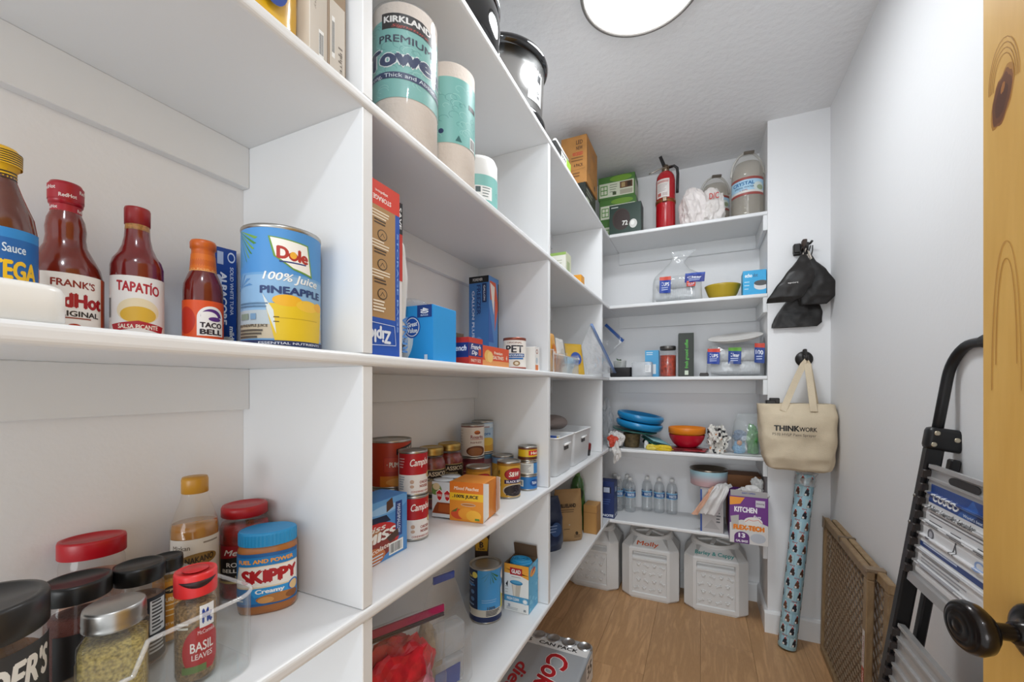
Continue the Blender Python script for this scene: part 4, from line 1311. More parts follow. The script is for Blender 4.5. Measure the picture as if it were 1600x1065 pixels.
def f(L):
    L.t('LED', .72, .86, .26, .09, '5a3a1c', bold=.04).t('NEW', .72, .74, .26, .08, '5a3a1c', bold=.04).t('RECESSED', .66, .62, .4, .07, 'b3392a', bold=.04).lines(.4, .53, .5, 2, .06, '7a5228', .025).t('4 PACK', .68, .38, .36, .07, '5a3a1c', bold=.03).line([(.05, .27), (.95, .3)], .002, '8a5e2c').lines(.45, .2, .3, 2, .06, '7a5228', .03)
def g(L):
    L.line([(.02, .24), (.98, .24)], .0025, '8a5e2c').e(.75, .15, .07, .06, '5a3a1c').p([(.1, .86), (.3, .7), (.3, .3), (.1, .2)], '9a6a34').lines(.4, .8, .4, 3, .05, '8a5e2c', .02)
carton('brown_carton', 'tall brown cardboard box stacked on a dark box in the top corner', 'carton', (-.568, 2.068, S1 + .1365), (.128, .22, .232), KRAFT, {'-y': f, '+x': g})

# ================================================================== back wall, topmost shelf
def f(L):
    L.r(0, 0, 1, 1, '4f7f3a').r(.03, .1, .94, .62, 'dfe3cc').e(.62, .86, .3, .13, '7aa53a').r(.06, .2, .2, .42, '5f9a42').r(.08, .24, .07, .16, 'dfe3cc').r(.17, .24, .07, .16, 'dfe3cc').r(.08, .44, .07, .14, 'dfe3cc').r(.17, .44, .07, .14, 'dfe3cc')
    L.r(.6, .4, .34, .28, '6a4a30').r(.64, .44, .1, .2, 'b59a6a').r(.8, .44, .1, .2, '3a2a1c').r(.6, .14, .34, .2, 'b9b4a0').lines(.32, .6, .22, 4, .1, '8a907a', .03).r(.4, .16, .1, .14, '4a5a3a')
def g(L):
    L.r(0, 0, 1, 1, '3f6a30').r(0, .1, 1, .62, 'b9bda6')
base = carton('light_bulb_box', 'green and cream box, bottom one of the three green boxes', 'box', (-.447, 2.53, S1), (.212, .13, .128), '4f7f3a', {'-y': f, '+x': g}, group='green boxes on the top back shelf')
dup(base, (-.450, 2.532, S1 + .1285), 'green and cream box, middle one of the three green boxes')
dup(base, (-.457, 2.53, S1 + .257), 'green and cream box, topmost of the three green boxes').scale = (1, 1, 1.05)
def f(L):
    L.r(0, 0, 1, 1, '1f3a30').e(.38, .5, .28, .36, '3a2620').e(.4, .48, .26, .34, '2c1c18').t('72', .5, .36, .18, .16, 'e9e9e4', bold=.04).e(.76, .3, .12, .15, 'd9d9d4').e(.74, .33, .06, .08, 'f2f2ee').lines(.06, .9, .24, 1, .05, 'cfd6cf', .03)
def g(L):
    L.r(0, 0, 1, 1, '1a3028').r(.1, .1, .7, .5, '234a3c')
carton('thermostat_box', 'dark green box marked 72 with pale round picture before the green boxes', 'box', (-.388, 2.4, S1), (.172, .1, .166), '1f3a30', {'-y': f, '+x': g})
# fire extinguisher
t = thing('fire_extinguisher', 'red fire extinguisher with white instruction label and black lever', 'fire extinguisher', (-.18, 2.415, S1))
RED = P('b5121e', .22, coat=.5)
B().lathe([(0, 0), (.046, 0), (.05, .004), (.05, .27), (.046, .296), (.036, .315), (.022, .326), (.018, .328)], RED, 40).obj('cylinder', t)
B().lathe([(.0502, .145), (.0525, .146), (.0525, .163), (.0502, .164)], P('a9653a', .35, .8), 40).box(-.012, .012, -.062, -.05, .142, .168, P('7a6a5a', .3, 1.), .003).obj('band', t)
L = Lab(.072, .1)
L.r(0, 0, 1, 1, 'e3ddd8').r(.06, .8, .88, .12, 'c99a94').lines(.1, .7, .8, 6, .07, '9a8a88', .02).r(.1, .08, .3, .18, 'b9655f').r(.5, .08, .35, .18, 'c9bab6')
L.build(t, cylmap(.0502, -PI / 2 - .25, .072, .17), step=.004)
b = B()
VM = P('9a8a78', .3, 1.)
b.lathe([(.018, .325), (.02, .33), (.02, .345), (.014, .35), (.014, .362), (0, .364)], VM, 20)
b.tube([(.012, -.012, .345), (.03, -.02, .342)], .007, VM, 10)
b.obj('valve', t)
BLK = P('1c1a1a', .4)
b = B()
b.prism([(-.012, 0), (.012, 0), (.01, .09), (-.01, .09)], -.004, .004, BLK, M=Matrix.Translation((-.004, 0, .352)) @ Matrix.Rotation(math.radians(-20), 4, 'Y') @ Matrix.Rotation(PI / 2, 4, 'X') @ Matrix.Scale(.78, 4))
b.obj('lever', t)
B().tube([(-.005, -.01, .35), (-.03, -.016, .342), (-.06, -.02, .33), (-.085, -.024, .322)], .004, P('b9b6ae', .3, 1.), 8).obj('carry_handle', t)
B().tube([(.02, -.018, .34), (.045, -.02, .342), (.06, -.014, .33), (.063, -.008, .3), (.061, -.006, .24), (.06, -.006, .2)], .0075, BLK, 8).obj('hose', t)
# crumpled white bag
t = thing('carrier_bag', 'crumpled white plastic bag with red print beside the extinguisher', 'bag', (-.012, 2.395, S1))
WB = P('e2dad7', .35)
B().blob((-.03, -.015, .073), .062, .05, .1, WB, .3, 2.1, 21, 4, sharp=True).obj('bag', t)
B().blob((.06, -.01, .07), .06, .045, .09, P('dcd6d2', .4), .3, 2.2, 5, 4).obj('knot', t)
L = Lab(.05, .04)
L.t('D/C', .5, .5, .9, .8, 'b5302a', bold=.03)
L.build(t, lambda u, v, o: (.045 + u, -.056 - o, .1 + v))

def jug(label, loc, r, h, rz):
    t = thing('water_jug', label, 'water jug', loc, rz, 'gallon water jugs')
    W_ = film('f4f1ea', .07, .05, .5)
    pr = [(0, 0), (r * .9, 0), (r, .008)]
    z0, z1 = .015, h * .58
    n = 9
    for i in range(n):
        z = z0 + (z1 - z0) * i / n
        d = (z1 - z0) / n
        pr += [(r, z), (r, z + d * .5), (r * .975, z + d * .72), (r * .975, z + d * .8)]
    pr += [(r, z1), (r * .985, h * .68), (r * .92, h * .78), (r * .78, h * .87), (r * .58, h * .94), (r * .3, h * .985), (0, h)]
    B().lathe(pr, W_, 40).obj('bottle', t)
    B().lathe([(0, .004), (r * .9, .004), (r * .965, .012), (r * .965, h * .57), (r * .9, h * .72), (r * .74, h * .82), (0, h * .82)], film('d9d0c2', .22, .1, .2), 32).obj('water', t)
    b = B()
    b.tube([(r * math.cos(PI * i / 20) * 1.0, 0, h * .66 + math.sin(PI * i / 20) * h * .345) for i in range(21)], .006, film('e9e6df', .45, .08, .4), 8)
    b.prism(rrect(-.024, .024, -.006, .006, .0055, 3), 0, .012, P('6a6258', .5), M=Matrix.Translation((0, -r * .52, h * .935)) @ Matrix.Rotation(math.radians(52), 4, 'X'))
    b.obj('handle', t)
    L = Lab(2.5 * r, h * .26)
    L.r(0, 0, 1, 1, 'a9cfe6').r(0, .86, 1, .14, '9a4a44').r(0, 0, 1, .14, '9a4a44').r(0, .14, 1, .12, 'd9d6d2').e(.8, .45, .16, .24, 'd0dad6').e(.84, .4, .1, .14, '9aa88a').t('CRYSTAL', .4, .66, .56, .2, '2f6fa8', bold=.04).t('SPRING WATER', .42, .44, .5, .1, '3a5f8a').t('1 GAL', .42, .3, .2, .08, 'a0504a')
    L.build(t, cylmap(r * 1.003, camang(loc) - rz, 2.5 * r, h * .3), step=.006)
    return t
jug('smaller ribbed gallon water jug beside the white bag', (.066, 2.53, S1), .073, .3, .2)
jug('taller ribbed gallon water jug against the wall at the shelf end', (.213, 2.43, S1), .0735, .345, .1)

# ================================================================== back wall, second shelf
CLR = film('f0f2f4', .22, .08, .5)
def cup_stack(b, x, y, z, n, m, axis='x'):
    for i in range(n):
        M = Matrix.Translation((x + i * .011, y, z)) @ Matrix.Rotation(PI / 2, 4, 'Y')
        b.lathe([(.026, 0), (.035, .05), (.0365, .051), (.036, .053)], m, 14, M=M)
def cups_bag(label, loc, w, h, twist, seed, prints):
    t = thing('cup_pack', label, 'cups', loc, 0, 'bags of plastic cups')
    b = B()
    r = [(.001, 0, 0, w / 2, .07), (.02, 0, 0, w / 2, .085), (h * .8, 0, 0, w / 2 * .98, .085), (h, 0, 0, w / 2 * .9, .07)]
    r += [(h + .03, -.01, 0, w * .3, .04), (h + twist * .55, .0, 0, w * .13, .016), (h + twist * .75, .02, 0, w * .17, .012), (h + twist, .035, 0, w * .26, .004)] if twist else [(h + .004, 0, 0, w * .36, .05)]
    b.soft(r, CLR, n=60, m=36, wr=.007, freq=22, seed=seed, sup=5)
    b.obj('film', t)
    b = B()
    m = film('e9ecee', .7, .1, .5)
    for z in (.042, .112) if h > .12 else (.042,):
        for y in (-.036, .036):
            cup_stack(b, -w / 2 + .02, y, z, int((w - .085) / .011), m)
    o = b.obj('cups', t)
    o['kind'] = 'stuff'
    for (x, z, pw, ph, col, c2, txt) in prints:
        L = Lab(pw, ph)
        L.p([(.02, .05), (.96, 0), (1, .95), (.05, 1)], col).p([(.05, .8), (1, .76), (1, .98), (.05, 1)], c2).t(txt, .5, .55, .7, .22, 'e9ecf4', bold=.04, skew=-.05).lines(.2, .32, .6, 2, .12, 'b9c4e4', .05)
        L.build(t, lambda u, v, o, x=x, z=z: (x + u, -.0905 - o + .003 * math.sin(u * 90), z + v), step=.008, name='printed_patch')
    return t
cups_bag('bag of clear plastic cups with twisted top, beside the yellow bowl', (-.123, 2.44, S2), .25, .15, .14, 3, [(-.085, .045, .06, .09, '1d3f9c', 'd2503c', 'CUPS'), (.04, .09, .1, .05, '1d2f86', '2a4aa8', 'Clear'), (.05, .07, .045, .03, 'c9402c', 'd9604c', 'mid')])
revolve('yellow_bowl', 'wide olive-yellow bowl beside the blue speaker box', 'bowl', (.1, 2.44, S2), [
    ('bowl', [(0, .0), (.05, 0), (.055, .004), (.07, .03), (.083, .066), (.086, .075), (.0835, .076), (.072, .036), (.05, .01), (0, .008)], P('b59a24', .35))], n=48)
def f(L):
    L.r(0, 0, 1, 1, '2ba6dc').t('echo', .24, .8, .32, .16, 'eaf4f8', bold=.05).t('dot', .54, .8, .2, .15, '1f5f8a', bold=.03).lines(.06, .52, .24, 3, .14, 'bfe2f2', .03)
    L.e(.78, .34, .3, .15, 'd9d9da').r(.48, .34, .52, .12, 'd9d9da').e(.78, .47, .3, .11, '4a4a4c')
t = carton('speaker_box', 'bright blue smart speaker box at the end of the second back shelf', 'box', (.238, 2.405, S2), (.1, .1, .122), '2ba6dc', {'-y': f})

# ================================================================== back wall, eye-level shelf
def zb(t):
    B().blob((0, 0, .06), .05, .02, .06, film('d9dde2', .35, .1, .4), .3, 3, 2).obj('contents', t)
zip_bag('zip_bag', 'clear bag with dark blue zip leaning in the corner behind the uprights', (-.698, 2.55, S3 + .056), math.radians(-20), .15, .32, .05, '2f5fae', 14, zb, None, 0).rotation_euler = (math.radians(3), math.radians(45), 0)
b = B()
rr = rrect(-.058, .058, -.05, .05, .012)
b.loft([[(x * k, y * k, z) for x, y in rr] for k, z in ((.94, 0), (1, .004), (1.02, .05), (1.04, .054), (1.0, .054), (.96, .01))], P('1d1d20', .4), True)
tag(b.obj('black_tray', None, (-.415, 2.405, S3)), 'small black plastic tray at the front corner of the eye-level back shelf', 'tray')
t = thing('plant_cup', 'clear cup with green sprig standing in the black tray', 'cup', (-.428, 2.42, S3 + .0105))
B().lathe([(0, 0), (.03, 0), (.037, .08), (.038, .084), (.036, .084), (.029, .004), (0, .004)], film('eef0ee', .3, .06, .5), 28).obj('cup', t)
b = B()
R = random.Random(6)
for i in range(14):
    a, q, z = R.random() * 6.3, .01 + .018 * R.random(), .045 + .05 * R.random()
    c = Vector((q * math.cos(a), q * math.sin(a), z))
    d = Vector((math.cos(a), math.sin(a), .5)) * .014
    s = Vector((-math.sin(a), math.cos(a), 0)) * .006
    b.add([c - d, c + s, c + d, c - s], [(0, 1, 2, 3)], P('3a6a2c', .5))
o = b.obj('sprig', t)
o['kind'] = 'stuff'
b = B()
FR = film('e6e9ec', .45, .2, .3)
b.box(-.052, .052, -.045, .045, 0, .083, FR, .006)
t = thing('storage_tub', 'frosted clear box beside the black tray', 'box', (-.300, 2.395, S3))
b.obj('tub', t)
L = Lab(.03, .04)
L.r(0, 0, 1, 1, 'e9eaec').lines(.1, .8, .7, 4, .2, 'b0b4b8', .08)
L.build(t, lambda u, v, o: (.02 + u, -.0455 - o, .025 + v))
B().box(-.04, .04, -.034, .034, .006, .05, P('b9bcc0', .6), .003).obj('contents', t)
def f(L):
    L.r(0, 0, 1, 1, '4fa9dc').lines(.1, .9, .5, 2, .07, 'd9ecf6', .03).r(.5, .12, .3, .36, 'e4ecf0').e(.3, .3, .16, .1, '3a8fc4')
carton('sky_blue_carton', 'sky blue carton standing behind the frosted box', 'carton', (-.258, 2.50, S3), (.074, .06, .153), '4fa9dc', {'-y': f})
revolve('salsa_jar', 'glass jar of chunky red salsa with grey lid', 'jar', (-.170, 2.435, S3), [
    ('jar', [(0, 0), (.039, 0), (.043, .005), (.043, .13), (.041, .14), (.039, .145), (.039, .15)], GLASSY),
    ('salsa', [(0, .003), (.04, .003), (.042, .007), (.042, .118), (0, .12)], P('a5381f', .3, bump=.8, bscale=90, vary=.6, vscale=70, coat=.3)),
    ('lid', [(.04, .148), (.042, .149), (.042, .166), (.04, .169), (0, .169)], P('6a6866', .35, .8))])
def f(L):
    L.r(0, 0, 1, 1, '1c2419').t('fresh ground coffee', .55, .52, .3, .66, '4fb03a', rot=90, bold=.03).r(.4, .04, .24, .1, 'cfd9c4')
def g(L):
    L.r(0, 0, 1, 1, '161b14').r(.3, 0, .7, .7, 'd9dcd6')
carton('tall_black_box', 'tall black box with green lettering up its front', 'box', (-.078, 2.435, S3), (.075, .07, .234), '1c2419', {'-y': f, '+x': g}, rz=math.radians(5))
tag(B().box(-.022, .022, -.02, .02, 0, .014, P('3a3634', .5), .003).box(-.02, .02, -.018, .0, .0145, .018, P('54504c', .5), .001).obj('black_case', None, (.012, 2.385, S3)), 'tiny flat dark case between tall black box and the bagged cups', 'case')
cups_bag('second bag of clear plastic cups, lying under the white plate', (.155, 2.43, S3), .262, .158, 0, 7, [(-.13, .06, .06, .08, '1d3f9c', 'd2402c', 'CUPS'), (-.035, .058, .06, .085, '1d3f8c', '6fb53a', 'Clear'), (.08, .06, .045, .1, '1d3f8c', 'c9402c', '100')])
t = thing('paper_plate', 'white oval plate resting tilted on the second bag of cups', 'plate', (.157, 2.425, S3 + .186), 0, rot=(math.radians(14), math.radians(-5), 0))
B().lathe([(0, 0), (.085, 0), (.1, .004), (.125, .018), (.128, .0195), (.124, .021), (.1, .008), (0, .004)], P('e9e6e2', .5), 56).obj('plate', t)

# ================================================================== back wall, fourth shelf
t = thing('clear_carrier', 'crumpled clear plastic bag in the corner beside the blue bowls', 'bag', (-.507, 2.42, S4))
B().blob((0, .03, .13), .028, .05, .105, film('e9ecef', .22, .08, .6), .45, 2.8, 6, 4).obj('film', t)
t = thing('white_wrapper', 'crumpled white bag with red print hanging over the shelf edge', 'bag', (-.455, 2.372, S4))
b = B()
b.blob((0, .02, .033), .033, .034, .042, P('d6d3d0', .45), .5, 2.6, 11, 4)
b.obj('bag', t)
b = B()
b.blob((.03, -.026, .052), .026, .016, .034, P('dad7d4', .45), .55, 2.8, 15, 4, flat=False)
b.blob((.03, -.066, -.02), .02, .012, .045, P('d4d0cc', .45), .6, 2.6, 19, 3, flat=False)
b.obj('loose_end', t)
B().blob((.006, -.056, .044), .024, .01, .028, P('c8452e', .45), .5, 2.6, 9, 3, flat=False).obj('red_print', t)
revolve('brown_pot', 'small mottled brown pot under the blue bowls', 'pot', (-.363, 2.43, S4), [
    ('pot', [(0, 0), (.038, 0), (.041, .003), (.048, .074), (.049, .078), (.046, .079), (.04, .01), (0, .008)], P('5f5034', .5, vary=.5, vscale=60))])
t = thing('green_lid', 'thin dark green plastic lid under the blue bowls', 'lid', (-.352, 2.452, S4 + .088), 0, rot=(0, math.radians(7), 0))
B().lathe([(0, 0), (.11, 0), (.122, .004), (.124, .009), (.118, .01), (.1, .005), (0, .004)], P('1c5a52', .35), 48).obj('lid', t)
BLUE = P('1a86c0', .28, coat=.3)
def blue_bowl(label, z, dx, rx):
    t = thing('blue_bowl', label, 'bowl', (-.325 + dx, 2.45, S4 + z), 0, 'stacked blue bowls', rot=(math.radians(4), math.radians(rx), .3))
    v = []
    b = B()
    pr = [(0, 0), (.1, 0), (.118, .006), (.128, .02), (.13, .034), (.126, .041), (.118, .043), (.11, .038), (.1, .018), (0, .014)]
    b.lathe(pr, BLUE, 64, sx=1., sy=.9)
    b.obj('bowl', t)
    return t
blue_bowl('bright blue shallow bowl, lower of the tilted stack of two', .1035, -.004, 9)
blue_bowl('bright blue shallow bowl, upper of the tilted stack of two', .147, .002, 9)
t = thing('folded_cloths', 'folded pale teal and dark green cloths leaning beside the blue bowls', 'cloths', (-.205, 2.43, S4))
for i, (c, q) in enumerate((('1f6a5c', 0), ('235049', .008), ('8cc4cc', .016))):
    M = Matrix.Translation((-.035 + .004 * i, .01, .028 + q)) @ Matrix.Rotation(math.radians(20), 4, 'Y') @ Matrix.Rotation(math.radians(38), 4, 'Z')
    B().box(-.055, .055, -.06, .06, 0, .006, P(c, .9, bump=.4, bscale=200), .002, M=M).obj('cloth', t)
tag(B().blob((0, 0, .019), .03, .03, .025, P('1a1a1c', .6), .2, 2, 3, 3).obj('black_pouch', None, (-.285, 2.53, S4)), 'small black pouch tucked between brown pot and yellow wrapper', 'pouch')
t = thing('yellow_wrapper', 'crumpled bright yellow packet at the shelf front', 'packet', (-.21, 2.35, S4))
B().blob((.02, 0, .013), .045, .016, .017, P('e0c01c', .4), .35, 2.4, 4, 4).obj('packet', t)
B().blob((-.035, .002, .013), .03, .015, .017, P('e3cf5a', .4), .35, 2.4, 8, 3).obj('wrapper_end', t)
tag(B().blob((0, 0, .018), .012, .01, .024, P('d8d8d8', .4), .4, 2, 5, 3).obj('white_scrap', None, (-.278, 2.382, S4)), 'small white plastic scrap next to the brown pot', 'scrap')
t = thing('red_packets', 'flat dark red packets lying under the red and orange bowl', 'packets', (-.08, 2.415, S4))
for i, (x, y, a, c) in enumerate(((-.02, 0, 4, '8c1420'), (.03, -.012, -8, 'a01c26'), (.0, -.01, 12, '6a1418'))):
    B().box(-.075, .075, -.055, .055, .0005 + i * .006, .006 + i * .006, P(c, .3, vary=.4, vscale=50), .002, M=Matrix.Translation((x, y, 0)) @ Matrix.Rotation(math.radians(a), 4, 'Z')).obj('packet', t)
t = thing('red_bowl', 'crimson ribbed bowl holding up an orange one', 'bowl', (-.073, 2.425, S4 + .0187))
n = 72
pr = [(.045, 0), (.05, .002), (.07, .02), (.084, .045), (.09, .068)]
b = B()
b.loft([[(r * (1 + .012 * (i % 2)) * math.cos(2 * PI * i / n), r * (1 + .012 * (i % 2)) * math.sin(2 * PI * i / n), z) for i in range(n)] for r, z in pr], P('c0102e', .35), True, False)
b.lathe([(0, .003), (.045, .003), (.066, .02), (.08, .045), (.088, .068), (.09, .068)], P('a50f28', .4), 48)
b.lathe([(0, 0), (.045, 0)], P('a50f28', .4), 48)
b.obj('bowl', t)
revolve('orange_bowl', 'bright orange bowl stacked in the crimson bowl', 'bowl', (-.073, 2.425, S4 + .0187), [
    ('bowl', [(0, .03), (.05, .031), (.07, .05), (.086, .072), (.0925, .075), (.0935, .1), (.0925, .106), (.089, .106), (.08, .075), (.06, .05), (0, .042)], P('e8861c', .38))], n=56)
t = thing('patterned_wrap', 'crumpled black and white printed plastic wrapping', 'wrapping', (.076, 2.435, S4))
m = bpy.data.materials.new('printed_wrap')
m.use_nodes = True
nt = m.node_tree
tc, vo, rp = nt.nodes.new('ShaderNodeTexCoord'), nt.nodes.new('ShaderNodeTexNoise'), nt.nodes.new('ShaderNodeValToRGB')
vo.inputs['Scale'].default_value = 42
vo.inputs['Detail'].default_value = 1
nt.links.new(tc.outputs['Object'], vo.inputs['Vector'])
nt.links.new(vo.outputs['Fac'], rp.inputs['Fac'])
rp.color_ramp.interpolation = 'CONSTANT'
rp.color_ramp.elements[0].color = lin('26282e')
rp.color_ramp.elements[1].position = .42
rp.color_ramp.elements[1].color = lin('e0ddd6')
e = rp.color_ramp.elements.new(.72)
e.color = lin('c98a5a')
nt.links.new(rp.outputs['Color'], nt.nodes['Principled BSDF'].inputs['Base Color'])
nt.nodes['Principled BSDF'].inputs['Roughness'].default_value = .4
B().blob((0, 0, .052), .042, .06, .07, m, .5, 3.4, 7, 5).obj('wrap', t)
B().blob((.0, .075, .085), .04, .03, .03, P('22222a', .5), .4, 2, 4, 4, flat=False).obj('dark_lining', t)
t = thing('toy_bag', 'clear bag of green and blue plastic pieces by the shelf end', 'bag', (.205, 2.42, S4))
b = B()
b.soft([(.001, 0, 0, .05, .04), (.02, 0, 0, .062, .055), (.1, .004, 0, .064, .05), (.17, .01, 0, .06, .03), (.205, .014, 0, .05, .003)], film('e9eef0', .2, .1, .5), n=56, m=34, wr=.007, freq=18, seed=6)
b.obj('film', t)
B().blob((.03, -.01, .062), .026, .03, .075, P('4f9a4a', .4, vary=.3, vscale=40), .4, 2.4, 3).obj('green_piece', t)
B().blob((-.03, -.008, .03), .028, .03, .036, P('7fb6dc', .4), .3, 2.4, 5).obj('blue_piece', t)
B().blob((-.026, .0, .088), .03, .03, .03, P('5f7a9a', .4), .3, 2.4, 8, flat=False).obj('slate_piece', t)
B().blob((-.03, -.034, .058), .012, .008, .013, P('d99a72', .5), .1, 2, 5, 3, flat=False).obj('peach_piece', t)
b = B()
b.grid(lambda u, v: (-.09 + .18 * u, -.04 + .07 * v, .0012 + .0012 * noise.noise(Vector((u * 4, v * 3, 2)))), 24, 10, P('e9e8e6', .6))
tag(b.obj('paper_sheet', None, (.185, 2.376, S4 + .0006)), 'loose white paper sheet lying at the front of the fourth back shelf', 'paper')

# ================================================================== back wall, lowest shelf
BT = film('f8fafb', .04, .04, .5)
def bottle_water(label, loc, rz=0.):
    t = thing('water_bottle', label, 'water bottle', loc, rz, 'small water bottles')
    pr = [(0, .004), (.018, .002), (.027, 0), (.0305, .008)]
    for i in range(4):
        z = .02 + i * .016
        pr += [(.0305, z), (.0305, z + .008), (.0288, z + .012)]
    pr += [(.0305, .085), (.0305, .125), (.0288, .13), (.0305, .135), (.029, .15), (.022, .172), (.014, .184), (.0115, .187), (.0115, .19)]
    B().lathe(pr, BT, 28).obj('bottle', t)
    B().lathe([(0, .004), (.026, .003), (.0293, .01), (.0293, .15), (.021, .17), (0, .171)], film('f2f5f6', .13, .1, .25), 20).obj('water', t)
    B().lathe([(.0125, .186), (.0132, .187), (.0132, .2), (.0122, .202), (0, .202)], P('e3e3e1', .4), 18).obj('cap', t)
    L = Lab(.15, .036)
    L.r(0, 0, 1, 1, '2f5f9f').r(0, .8, 1, .2, '8fc4e4').r(0, 0, 1, .12, '8fc4e4').t('WATER', .5, .46, .3, .5, 'dfe9f2', bold=.05).t('pure', .2, .46, .16, .4, 'b9cfe6')
    L.build(t, cylmap(.0307, camang(loc, 10) - rz, .15, .087), step=.004)
    return t
ws = [(-.387, 2.53, 'water bottle beside the navy box, nearest of the pair'), (-.298, 2.588, 'water bottle first in the row of three'), (-.228, 2.582, 'water bottle in the middle of the row of three'), (-.158, 2.586, 'water bottle at the far end of the row of three, beside the gap'),
      (-.457, 2.53, 'water bottle mostly behind the navy box'), (-.49, 2.595, 'water bottle in the dark corner behind the navy box'), (-.415, 2.595, 'water bottle just behind the nearest of the pair')]
for i, (x, y, l) in enumerate(ws):
    bottle_water(l, (x, y, S5), .3 * i)
def f(L):
    L.r(0, 0, 1, 1, '1a2f66').r(.2, .68, .6, .18, '0f1a38').r(.3, .7, .4, .14, 'b9c4d9').t('NOTE', .6, .07, .7, .07, 'e4e9f2', bold=.05).lines(.1, .5, .7, 3, .06, '4a66a4', .015)
carton('navy_box', 'tall navy blue box in the corner before the water bottles', 'box', (-.489, 2.39, S5), (.085, .09, .205), '1a2f66', {'-y': f, '+x': f})
# tissue box, steel bowl, cloth
def f(L):
    L.r(0, 0, 1, 1, 'bdb9b8').r(0, 0, .08, 1, '2a4f9c').p([(.15, .08), (.5, .3), (.85, .08)], 'aaa6a6').lines(.7, .8, .2, 9, .07, '55555a', .03)
def g(L):
    L.r(0, 0, 1, 1, 'b2aeae').r(.3, .1, .4, .7, '8a868a').lines(.4, .75, .3, 8, .08, '4a484c', .03)
carton('tissue_box', 'pale grey box with blue edge standing under the cloth and steel bowl', 'box', (.047, 2.436, S5), (.106, .195, .215), 'bdb9b8', {'-y': f, '+x': g})
t = thing('pet_bowl', 'steel-lined bowl with pastel blue to pink outside', 'bowl', (.034, 2.465, S5 + .2158))
m = bpy.data.materials.new('pastel_fade')
m.use_nodes = True
nt = m.node_tree
tc, sp, mr, rp = [nt.nodes.new('ShaderNode' + q) for q in ('TexCoord', 'SeparateXYZ', 'MapRange', 'ValToRGB')]
mr.inputs['From Max'].default_value = .09
rp.color_ramp.elements[0].color = lin('d9b4b6')
rp.color_ramp.elements[0].position = .25
rp.color_ramp.elements[1].color = lin('a9cdd8')
rp.color_ramp.elements[1].position = .75
for a, c in ((tc.outputs['Object'], sp.inputs[0]), (sp.outputs['Z'], mr.inputs['Value']), (mr.outputs[0], rp.inputs[0]), (rp.outputs[0], nt.nodes['Principled BSDF'].inputs['Base Color'])):
    nt.links.new(a, c)
nt.nodes['Principled BSDF'].inputs['Roughness'].default_value = .35
B().lathe([(0, .0), (.085, 0), (.09, .004), (.093, .08)], m, 56).obj('shell', t)
B().lathe([(.093, .08), (.0945, .086), (.093, .089), (.088, .088), (.076, .03), (.06, .02), (0, .02)], P('8f8578', .25, 1.), 56).obj('steel_liner', t)
t = thing('draped_cloth', 'thin white and peach cloth draped down the pale grey box', 'cloth', (.05, 2.33, S5))
def drape(u, v):
    s = v * .2
    x = .062 - .085 * v + (u - .5) * (.062 + .03 * v)
    if s < .06:
        y, z = .06 - s, .221 + .012 * abs(math.sin(u * 9))
    else:
        y, z = -.004 - .01 * math.sin(v * 3), .219 - (s - .06) * .95
    k = .006 * noise.noise(Vector((u * 5, v * 4, 1)))
    return (x + k, y - .013 + k * 1.5 - .006 * math.sin(u * 14 + v * 3), z + .008 + abs(k) * 1.4 + .01 * (1 - v) * math.sin(u * PI))
B().grid(drape, 26, 30, P('dfdcda', .7, bump=.3, bscale=120)).obj('cloth', t)
B().grid(lambda u, v: tuple(Vector(drape(u * .3 - .3, v)) + Vector((0, -.002, -.008))), 8, 26, P('dba98e', .7)).obj('peach_layer', t)
def f(L):
    L.r(0, 0, 1, 1, '6f2d86').p([(0, .98), (.4, .98), (.28, .84), (0, .8)], 'f09a2c').t('KITCHEN', .42, .72, .6, .12, 'f4eff6', bold=.06).t('Bags', .72, .58, .2, .08, 'f4eff6', sh=.25, bold=.02).r(.68, .8, .24, .14, 'cfc9d2').t('drawstring', .8, .87, .2, .05, '4a3a54').p([(0, .42), (.3, .5), (.7, .5), (1, .42), (1, 0), (0, 0)], 'd9d6d4')
    L.p([(.02, .56), (.24, .6), (.24, .3), (.06, .26)], 'b9b6b2').e(.62, .48, .24, .1, 'e9e4e0').line([(.4, .46), (.5, .52), (.62, .5), (.75, .53), (.84, .46)], .002, 'd9622a')
    L.t('FLEX-TECH', .5, .34, .82, .12, 'f0a02c', bold=.12).t('FLEX-TECH', .5, .34, .8, .1, 'e8791c', bold=.05).e(.32, .13, .2, .12, '5f2478', a0=0, a1=PI).r(.12, 0, .4, .14, '5f2478').t('13', .32, .17, .18, .1, 'f4eff6', bold=.06).t('GAL BAGS', .32, .05, .32, .05, 'f4eff6', bold=.04).e(.74, .14, .2, .1, 'bcc0c8')
def g(L):
    L.r(0, 0, 1, 1, 'c9c6c8').r(0, .5, 1, .5, '5f2478')
t = carton('kitchen_bag_box', 'purple and orange kitchen bag box sticking out over the shelf edge', 'box', (.202, 2.335, S5), (.158, .2, .222), '5f2478', {'-y': f, '+x': g}, open_top=True)
B().box(-.076, .076, -.097, -.095, .218, .25, P('aaa6a6', .6), M=Matrix.Identity(4)).obj('flap', t)
L = Lab(.06, .012)
L.t('EASY OPEN', .5, .5, .9, .6, '3f4f9a', bold=.03)
L.build(t, lambda u, v, o: (-.03 + u, -.0972 - o, .232 + v))
B().blob((.02, -.01, .215), .06, .06, .035, P('dcdad8', .5), .4, 2.4, 6, 4).obj('bag_roll', t)
B().blob((.045, .0, .262), .022, .022, .034, film('e2e2e0', .55, .15, .3), .4, 2.4, 9, 4, flat=False).obj('loose_bag', t)
carton('plain_carton', 'plain brown cardboard carton at the back behind the kitchen bag box', 'carton', (.203, 2.545, S5), (.158, .13, .275), P('8a5a34', .65, vary=.1))

